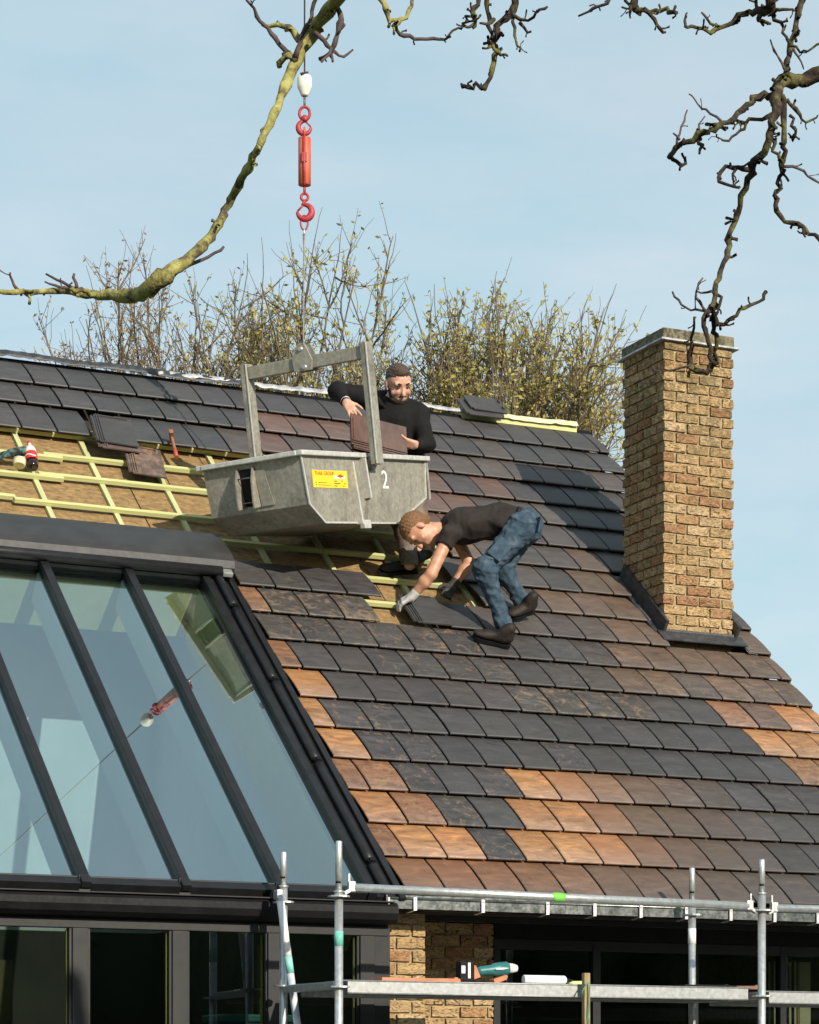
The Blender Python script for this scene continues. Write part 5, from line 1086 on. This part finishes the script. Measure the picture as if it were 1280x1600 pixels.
# ---- man in the hooded sweatshirt behind the skip
M['beard'] = hairmat('dark_beard', (.018, .011, .008), (.05, .03, .02))
def hooded_man():
    toe1, heel1 = onroof(592, 895, -.045), onroof(648, 893, -.045)
    t = empty('person', (toe1+heel1)/2, 'bearded man in black hooded sweatshirt standing behind the skip holding brown tiles', 'person')
    hipL, hipR = J(644, 768, 19.26), J(608, 766, 19.36); pel = (hipL+hipR)/2
    kneeR, ankR = J(634, 832, 18.92), J(640, 882, 18.74); kneeL, ankL = J(654, 822, 19.12), J(664, 852, 19.06)
    waist = J(634, 722, 19.24); chest = J(622, 660, 19.14); neck = J(613, 630, 19.09); shL, shR = J(654, 650, 19.12), J(572, 620, 19.18)
    elL, wrL = J(667, 693, 19.02), J(651, 696, 18.92); elR, wrR = J(527, 611, 19.02), J(541, 628, 18.84)
    H = head_frame(J(622, 601, 19.01), nrm(UP*.78-FW*.55+RT*.10), -FW*.60+RT*.34-UP*.72); hk = 1.17
    Hr = hand_prims(wrR, nrm(J(561, 658, 18.76)-wrR), FW*.8-UP*.35+RT*.1, -1, (.15, .2, .25, .3), 1.02, .16); Hl = hand_prims(wrL, nrm(J(624, 689, 18.86)-wrL), FW*.55+UP*.65, -1, (.45, .5, .55, .6), 1.02, .12, thumb=-RT*.75+UP*.6-FW*.1)
    body = head_prims(H, hk)+[('c', H[0]-H[1]*.06*hk-H[2]*.02, neck, .060, .066), ('c', neck, chest, .07, .10), ('e', chest, np.array([nrm(shL-shR), FW, UP]), (.19, .12, .16)), ('c', chest, waist, .13, .115), ('c', waist, pel, .115, .12), ('c', shL, chest, .06, .08), ('c', shR, chest, .06, .08),
        ('c', hipL, kneeL, .082, .056), ('c', kneeL, ankL, .056, .04), ('c', hipR, kneeR, .082, .056), ('c', kneeR, ankR, .056, .04), ('c', shL, elL, .054, .045), ('c', elL, wrL, .043, .030), ('c', shR, elR, .054, .045), ('c', elR, wrR, .043, .030), ('c', ankR, heel1+(toe1-heel1)*.22+NR*.06, .034, .026), ('c', heel1+(toe1-heel1)*.2+NR*.05, toe1+(heel1-toe1)*.2+NR*.04, .024, .018), ('c', ankL, ankL-UP*.05, .04, .03), ('c', ankL-UP*.05, ankL-UP*.06-FW*.12-RT*.05, .03, .025)]+Hr+Hl
    sdf_mesh('body', body, M['skin2'], t, .0062, .022); eyes(H, hk, t)
    c, u, f, s = H; R = np.array([s, f, u])
    nn = nrm(f*.50-u*.86); sdf_mesh('hair', [('e', c+u*.044*hk-f*.012*hk, R, (.0805*hk, .101*hk, .091*hk)), ('e', c+u*.105*hk+f*.02*hk, R, (.055*hk, .065*hk, .030*hk))], M['hair2'], t, .0050, .02, cuts=[hairline(c, u, f, s, hk, .077, -.045, .004)], wr=.0035, wf=230, smooth=0)
    bd = [('e', c+f*.030*hk-u*.078*hk, R, (.064*hk, .063*hk, .050*hk)), ('c', c+s*.066*hk-u*.02*hk+f*.02*hk, c+s*.050*hk-u*.075*hk+f*.045*hk, .012*hk, .016*hk), ('c', c-s*.066*hk-u*.02*hk+f*.02*hk, c-s*.050*hk-u*.075*hk+f*.045*hk, .012*hk, .016*hk), ('c', c-s*.026*hk+f*.090*hk-u*.046*hk, c+s*.026*hk+f*.090*hk-u*.046*hk, .006*hk, .006*hk)]
    b = MB()
    for sg in (-1, 1): b.tube([c+s*sg*.016*hk+f*.094*hk+u*.034*hk, c+s*sg*.034*hk+f*.092*hk+u*.040*hk, c+s*sg*.054*hk+f*.078*hk+u*.034*hk], [.005, .0062, .003], 6)
    b.build('eyebrows', M['beard'], t)
    nb = nrm(u+f*.25); sdf_mesh('beard', bd, M['beard'], t, .0055, .012, wr=.0015, wf=190, smooth=0, cuts=[(nb, float(nb@(c+f*.08*hk-u*.030*hk)))], sub=[('c', c-s*.02*hk+f*.098*hk-u*.064*hk, c+s*.02*hk+f*.098*hk-u*.064*hk, .0085*hk, .0085*hk)])
    ho = [('c', neck+(chest-neck)*.05, chest, .085, .13), ('e', chest, np.array([nrm(shL-shR), FW, UP]), (.215, .15, .18)), ('c', chest, waist, .155, .145), ('c', waist, pel, .15, .16), ('c', shL, chest, .08, .1), ('c', shR, chest, .08, .1), ('c', shL, elL, .078, .066), ('c', elL, wrL+(elL-wrL)*.15, .066, .046), ('c', shR, elR, .078, .064), ('c', elR, wrR+(elR-wrR)*.12, .066, .046)]
    sdf_mesh('sweatshirt', ho, M['hood'], t, .0075, .04, wr=.006, wf=24, seed=6)
    hd = MB(); 
    ring = []
    for i in range(17):
        a = R_(-150+300*i/16); ring.append(neck+UP*(.035+.020*math.cos(a))+nrm(shL-shR)*.125*math.sin(a)+FW*.105*math.cos(a)*1.0-UP*.10*(1-math.cos(a))*.5)
    sdf_mesh('hood', [('c', ring[i], ring[i+1], .034+.024*math.cos(R_(-150+300*i/16)), .034+.024*math.cos(R_(-150+300*(i+1)/16))) for i in range(16)], M['hood'], t, .0075, .02, wr=.004, wf=30)
    tr = [('c', hipL, hipR, .12, .12), ('c', hipL, kneeL, .11, .08), ('c', kneeL, ankL, .08, .066), ('c', hipR, kneeR, .11, .082), ('c', kneeR, ankR, .082, .070)]
    sdf_mesh('trousers', tr, M['khaki'], t, .0075, .04, wr=.007, wf=30, seed=3, sub=[('c', ankR-UP*.10, ankR-UP*.3, .11, .11), ('c', ankL-UP*.10, ankL-UP*.3, .11, .11)])
    sh = sdf_mesh('shoe', shoe_prims(heel1+NR*.012, toe1+NR*.012, NR), M['shoe'], t, .0065, .03, wr=.0015, wf=80); sole('sole', heel1, toe1, NR, M['black'], sh)
    h2 = ankL-UP*.09+RT*.02; sh = sdf_mesh('shoe', shoe_prims(h2, h2-FW*.20-RT*.12-UP*.10, NR), M['shoe'], t, .0065, .03)
    d = nrm(elR-wrR); s_ = nrm(np.cross(d, FW)); q_ = np.cross(d, s_); b = MB(); b.torus(wrR+d*.012, s_, q_, .036, .005, seg=20, n=6); b.build('bracelet', M['galv'], t)
hooded_man()

# ------------------------------------------------------------------ loose things on the roof
def pantile(L=.42, W=.30, T=.016, ribs=True):
    """single loose clay tile in its own frame: x across, y along, z up; interlocking ribs along one long edge and the head"""
    b = MB(); b.obox((0, 0, 0), np.eye(3), (W/2, L/2, T/2), .004)
    if ribs:
        for o_ in (-.004, .014): b.obox((-W/2+.012+o_+.01, 0, T/2+.005), np.eye(3), (.0045, L/2-.004, .005), .001)
        b.obox((-W/2-.014, 0, -.004), np.eye(3), (.014, L/2-.02, .005), .001); b.obox((-W/2-.018, 0, .004), np.eye(3), (.004, L/2-.02, .004))
        b.obox((0, L/2-.02, T/2+.005), np.eye(3), (W/2-.04, .006, .005), .001)
        for x in (-.06, .06): b.obox((x, L/2-.03, -T/2-.008), np.eye(3), (.02, .008, .008), .002)
    return b.mesh('roof_tile')
def loose(label, c, ax, colr, al, L=.42, W=.30, T=.016, group=None, name='loose_tile'):
    me = pantile(L, W, T); me.materials.append(M['tile']); o = bpy.data.objects.new(name, me); col.objects.link(o)
    x, y, z = [nrm(a) for a in ax]; m = Matrix(((x[0], y[0], z[0], c[0]), (x[1], y[1], z[1], c[1]), (x[2], y[2], z[2], c[2]), (0, 0, 0, 1))); o.matrix_world = m
    o.color = (*colr, al); return setp(o, label, 'roof tile', group)
EX = np.array([1., 0, 0])
def roofax(a, tilt=0., roll=0.):          # frame lying on the roof, turned by a, head lifted by tilt
    x = EX*math.cos(a)+SL*math.sin(a); y = -EX*math.sin(a)+SL*math.cos(a); z = NR; y2 = y*math.cos(tilt)+z*math.sin(tilt); z2 = -y*math.sin(tilt)+z*math.cos(tilt); x2 = x*math.cos(roll)+z2*math.sin(roll); return x2, y2, np.cross(x2, y2)
p = (onroof(141, 646, .05)+onroof(208, 704, .05)+onroof(212, 652, .05)+onroof(150, 700, .05))/4
loose('dark grey tile lying on top of a brown tile above the stripped battens', p+NR*.012+EX*.012, roofax(-.10, .03), DK, .05)
loose('brown tile lying underneath the dark grey loose tile above the battens', p-NR*.016+SL*-.035+EX*.02, roofax(-.06, .03), RB, .3)
p = (onroof(198, 690, 0)+onroof(262, 750, 0))/2
loose('single old brown tile with ribbed edge leaning across two battens', p+NR*-.010-SL*.0, roofax(-.12, .07), (.10, .058, .045), .9, .40, .26)
loose('spare dark tile laid across the ridge, lower of the pair', rp3(onroof(756, 650)[0]-.03, RIDGE_S-.02, .045), (SL, EX, -NR), DK, .1, .36, .26)
loose('spare dark tile laid across the ridge, resting on another tile', rp3(onroof(756, 650)[0]+.03, RIDGE_S+.035, .066), (SL*.98+NR*.05, EX, -NR), DK, .05, .36, .22)
# tile under the worker's hand
loose('new dark tile being set down under the gloved hand of the bending worker', rcr(5.03, 9.55, .004), roofax(-.02, -.025), DK, .05, .41, .272)
# tiles in the hooded man's hands
tc_ = J(592, 681, 18.77); ux = nrm(J(637, 683, 18.88)-J(546, 660, 18.68)); vz = nrm(-FW*.80+UP*.30+RT*.2); vz = nrm(vz-ux*(vz@ux)); vy = np.cross(vz, ux)
loose('brown clay tile held in front, outermost in the hooded man\'s hands', tc_, (vy, -ux, vz), (.085, .034, .022), .25, .46, .27, .018)
loose('brown clay tile held by the hooded man, tucked behind another tile', tc_-vz*.034+vy*-.02+ux*.012, (vy, -ux, vz), (.085, .036, .024), .2, .46, .27, .018)
# hammer stuck between tile and batten
M['wood'] = noisy('worn_ash_handle', (.22, .085, .04), (.34, .15, .07), 10, .55, 0, .1, stretch=(4, 4, .5)); M['redgrip'] = noisy('red_grip', (.34, .05, .03), (.42, .08, .05), 12, .6)
h0, h1 = onroof(276, 714, .0), onroof(268, 681, .06); hd_ = nrm(h1-h0)
hm = empty('hammer', h0, 'brick hammer with reddish wooden handle leaning against the tile edge', 'hammer')
b = MB(); b.tube([h0, h0+hd_*.10, h0+hd_*.22, h1+hd_*.02], [.016, .013, .011, .012], 10); b.build('handle', M['wood'], hm)
b = MB(); b.tube([h0-hd_*.003, h0+hd_*.09], [.0175, .0155], 10); b.build('grip', M['redgrip'], hm)
sd_ = nrm(np.cross(hd_, RT)); b = MB(); b.obox(h1, (hd_, RT, sd_), (.02, .017, .05), .005); b.prism([h1+sd_*.05-RT*.012-hd_*.015, h1+sd_*.05+RT*.012-hd_*.015, h1+sd_*.05+RT*.012+hd_*.015, h1+sd_*.05-RT*.012+hd_*.015], sd_*.04); b.build('head', M['wood'], hm)
# cola bottle standing on the batten and leaning on the next one
M['pet'] = glass_material('clear_bottle', (.93, .92, .90), 1.5); M['cola'] = noisy('cola', (.012, .004, .003), (.02, .007, .005), 8, .12, 0, 0.); M['redlab'] = noisy('red_label', (.55, .02, .02), (.62, .03, .03), 8, .4, 0, 0.); M['redcap'] = noisy('red_cap', (.5, .02, .02), (.55, .03, .03), 8, .4, 0, 0.)
b0_ = onroof(51.5, 732, -.01); b1_ = b0_+nrm(UP*.80+FW*.42-RT*.16)*.27; ba = nrm(b1_-b0_)
bt = empty('drink_bottle', b0_, 'half empty plastic cola bottle with red label standing on a batten', 'bottle')
b = MB(); b.lathe(b0_, ba, [(0, .030), (.006, .040), (.02, .043), (.075, .043)], 18); b.build('cola', M['cola'], bt)
b = MB(); b.lathe(b0_+ba*.0755, ba, [(0, .0435), (.006, .0445), (.060, .0445), (.066, .0435)], 18); b.build('label_band', M['redlab'], bt)
sx = nrm(np.cross(ba, FW)); fz = -nrm(np.cross(sx, ba)); fz = fz if fz@FW < 0 else -fz
b = MB(); b.tube([b0_+ba*(.098+.010*math.sin(a*2.2))+sx*.0455*math.sin(a)+fz*.0455*math.cos(a) for a in np.linspace(-1.1, 1.1, 12)], [.001]+[.0045]*10+[.001], 6); b.build('label_wave', M['wht'], bt)
M['petw'] = noisy('frosted_plastic', (.55, .50, .46), (.68, .63, .58), 8, .25, 0, 0.)
b = MB(); b.lathe(b0_+ba*.142, ba, [(0, .0435), (.03, .042), (.055, .033), (.075, .018), (.085, .0135), (.098, .0135)], 18); b.build('shoulder', M['petw'], bt)
b = MB(); b.lathe(b0_+ba*.2405, ba, [(0, .0155), (.018, .0155), (.019, .012)], 14); b.build('cap', M['redcap'], bt)
# tub and work gloves beside it
t0_ = onroof(30, 728, -.01); tu = nrm(UP*.85+FW*.4)
tb_ = empty('plastic_tub', t0_, 'small cream plastic tub with pinkish film lid beside the cola bottle', 'tub')
b = MB(); b.lathe(t0_, tu, [(0, .040), (.004, .044), (.040, .048), (.043, .046)], 16); b.build('tub_body', noisy('cream_tub', (.58, .50, .28), (.66, .58, .36), 8, .5), tb_)
b = MB(); b.lathe(t0_+tu*.0435, tu, [(0, .046), (.012, .047), (.022, .030), (.03, .012)], 16); b.build('film', noisy('pink_film', (.50, .36, .34), (.66, .54, .50), 20, .35, 0, .4), tb_)
gl = MB(); q = onroof(15, 707, .0)
sdf_mesh('work_glove', hand_prims(q+RT*.03, -RT*.9-UP*.2, -NR, 1, (.5, .4, .5, .6), 1.05)+[('c', q+RT*.02, q+RT*.10+UP*.01, .03, .036)], noisy('teal_black_glove', (.012, .014, .014), (.10, .22, .20), 30, .8, lo=.45, hi=.62), None, .006, .014)
setp(bpy.data.objects['work_glove'], 'crumpled dark teal work glove lying on the batten beside the cream tub', 'glove')

# ------------------------------------------------------------------ things on the scaffold deck
DY = SO+.12
def dk(x, y=1533, Y=DY): p = onY(x, y, Y); p[2] = Zdk+.001; return p
M['clay'] = noisy('orange_clay', (.40, .15, .075), (.50, .21, .11), 12, .8, 0, .2); M['tealp'] = noisy('teal_tool_plastic', (.02, .13, .13), (.03, .17, .17), 14, .4)
# cordless drill lying down
d0, d1 = dk(728), dk(800); dx = nrm(d1-d0); L = np.linalg.norm(d1-d0); fy = nrm(np.cross(UP, dx))
dr = empty('cordless_drill', d0, 'teal and black cordless drill lying on the scaffold deck', 'drill')
b = MB(); b.obox(d0+UP*.062-dx*.005, (dx, fy, UP), (.046, .036, .060), .012); b.build('battery', M['black'], dr)
b = MB(); b.obox(d0+UP*.075-dx*.034-fy*.037, (dx, fy, UP), (.012, .002, .022), .001); b.build('battery_label', M['white_tape'], dr)
b = MB(); b.obox(d0+UP*.07+dx*.004-fy*.037, (dx, fy, UP), (.008, .002, .045), .001); b.build('battery_stripe', M['white_tape'], dr)
b = MB(); b.prism([d0+dx*.042+UP*.02-fy*.022, d0+dx*.085+UP*.035-fy*.022, d0+dx*.055+UP*.10-fy*.022, d0+dx*.035+UP*.105-fy*.022], fy*.044); b.build('grip', M['clay'], dr)
b = MB(); a0 = d0+dx*.07+UP*.068; a1 = d0+dx*.275+UP*.090; b.tube([a0, a0+(a1-a0)*.1, a0+(a1-a0)*.45, a0+(a1-a0)*.6, a0+(a1-a0)*.95, a1], [.018, .026, .030, .039, .040, .030], 16); b.build('motor_housing', M['tealp'], dr)
b = MB(); b.tube([a1, a1+dx*.03, a1+dx*.055], [.030, .027, .020], 14); b.build('chuck', M['cream'], dr)
b = MB(); b.tube([a0+(a1-a0)*.50-fy*.041, a0+(a1-a0)*.72-fy*.043, a0+(a1-a0)*.9-fy*.041], [.004, .007, .003], 6); b.build('badge', M['white_tape'], dr)
# flat clay slabs, shards
def slabby(name, label, x0, x1, h, mat, Y=DY+.05, wid=.16, grp=None, ang=0., z=0.):
    p, q = dk(x0, Y=Y), dk(x1, Y=Y); p = p+UP*z; q = q+UP*z; c = (p+q)/2+UP*(h/2); ax_ = nrm(q-p); b = MB(); b.obox(c, (ax_*math.cos(ang)+UP*math.sin(ang), nrm(np.cross(UP, ax_)), -ax_*math.sin(ang)+UP*math.cos(ang)), (np.linalg.norm(q-p)/2, wid/2, h/2), .004)
    b.obox(c+ax_*(np.linalg.norm(q-p)*.44)+UP*(h*.55), (ax_, nrm(np.cross(UP, ax_)), UP), (.012, wid*.45, h*.3), .002); return b.build(name, mat, None, label=label, cat='roof tile', group=grp)
slabby('clay_slab', 'thin orange clay slab lying flat in front of the brick pier', 588, 712, .022, M['clay'])
slabby('clay_shard', 'broken orange clay shard lying under the drill chuck', 768, 788, .03, M['clay'], DY+.02, .07, ang=.35, z=.008)
slabby('brown_tile', 'reddish brown tile lying flat on the deck beside the inner pole', 1094, 1178, .020, noisy('brown_clay', (.15, .06, .04), (.22, .10, .06), 12, .7), DY+.22)
slabby('dark_tile', 'black tile lying flat on the deck partly under a reddish one', 1060, 1130, .017, M['black'], DY+.10)
# sealant cartridge
s0_, s1_ = dk(818)+UP*.027, dk(884)+UP*.027; sa = nrm(s1_-s0_)
sc_ = empty('sealant_cartridge', s0_, 'white sealant cartridge lying on the scaffold deck', 'sealant tube')
b = MB(); b.lathe(s0_, sa, [(0, .022), (.002, .026), (np.linalg.norm(s1_-s0_)-.01, .026), (np.linalg.norm(s1_-s0_), .018)], 16); b.build('tube', M['white_tape'], sc_)
b = MB(); b.lathe(s1_, sa, [(0, .010), (.02, .009), (.05, .004)], 10); b.build('nozzle', M['black'], sc_)
b = MB(); b.obox((s0_+s1_)/2-FW*.0262+UP*.006, (sa, FW, UP), (.08, .0012, .006)); b.build('print_strip', noisy('grey_print', (.25, .24, .3), (.5, .5, .55), 60, .6), sc_)
b = MB(); w0 = dk(888, Y=DY+.03); b.bar(w0+UP*.012, dk(912, Y=DY+.03)+UP*.014, .03, .022, bev=.002); b.build('wood_offcut', M['pine'], None, label='short pale wood offcut lying beside the sealant cartridge', cat='wood')
# post tied to the deck
pz = onY(911, 1521, SO+.02); st_ = MB(); st_.box(pz[0]-.019, pz[0]+.019, SO-.035, SO+.0, .021, pz[2], .003)
st_.build('wooden_stake', noisy('weathered_stake', (.20, .14, .06), (.36, .28, .14), 14, .85, 0, .3, stretch=(6, 6, .6)), None, label='weathered wooden stake standing upright against the scaffold deck', cat='stake')
cr = MB(); c0 = onY(919, 1535, SO-.045); pts = [c0+np.array([-.035, 0, -.075]), c0+np.array([-.04, -.005, -.05]), c0+np.array([-.012, -.01, -.008]), c0+np.array([.004, -.01, .002]), c0+np.array([.006, -.008, -.06]), c0+np.array([.0, -.006, -.19]), c0+np.array([.01, -.005, -.34]), c0+np.array([.0, -.005, -.52])]
cr.tube(pts, .0042, 6); cr.build('green_cord', noisy('green_cord', (.05, .20, .12), (.12, .36, .24), 40, .7), None, label='thin green cord looped over the deck edge beside the stake', cat='cord')
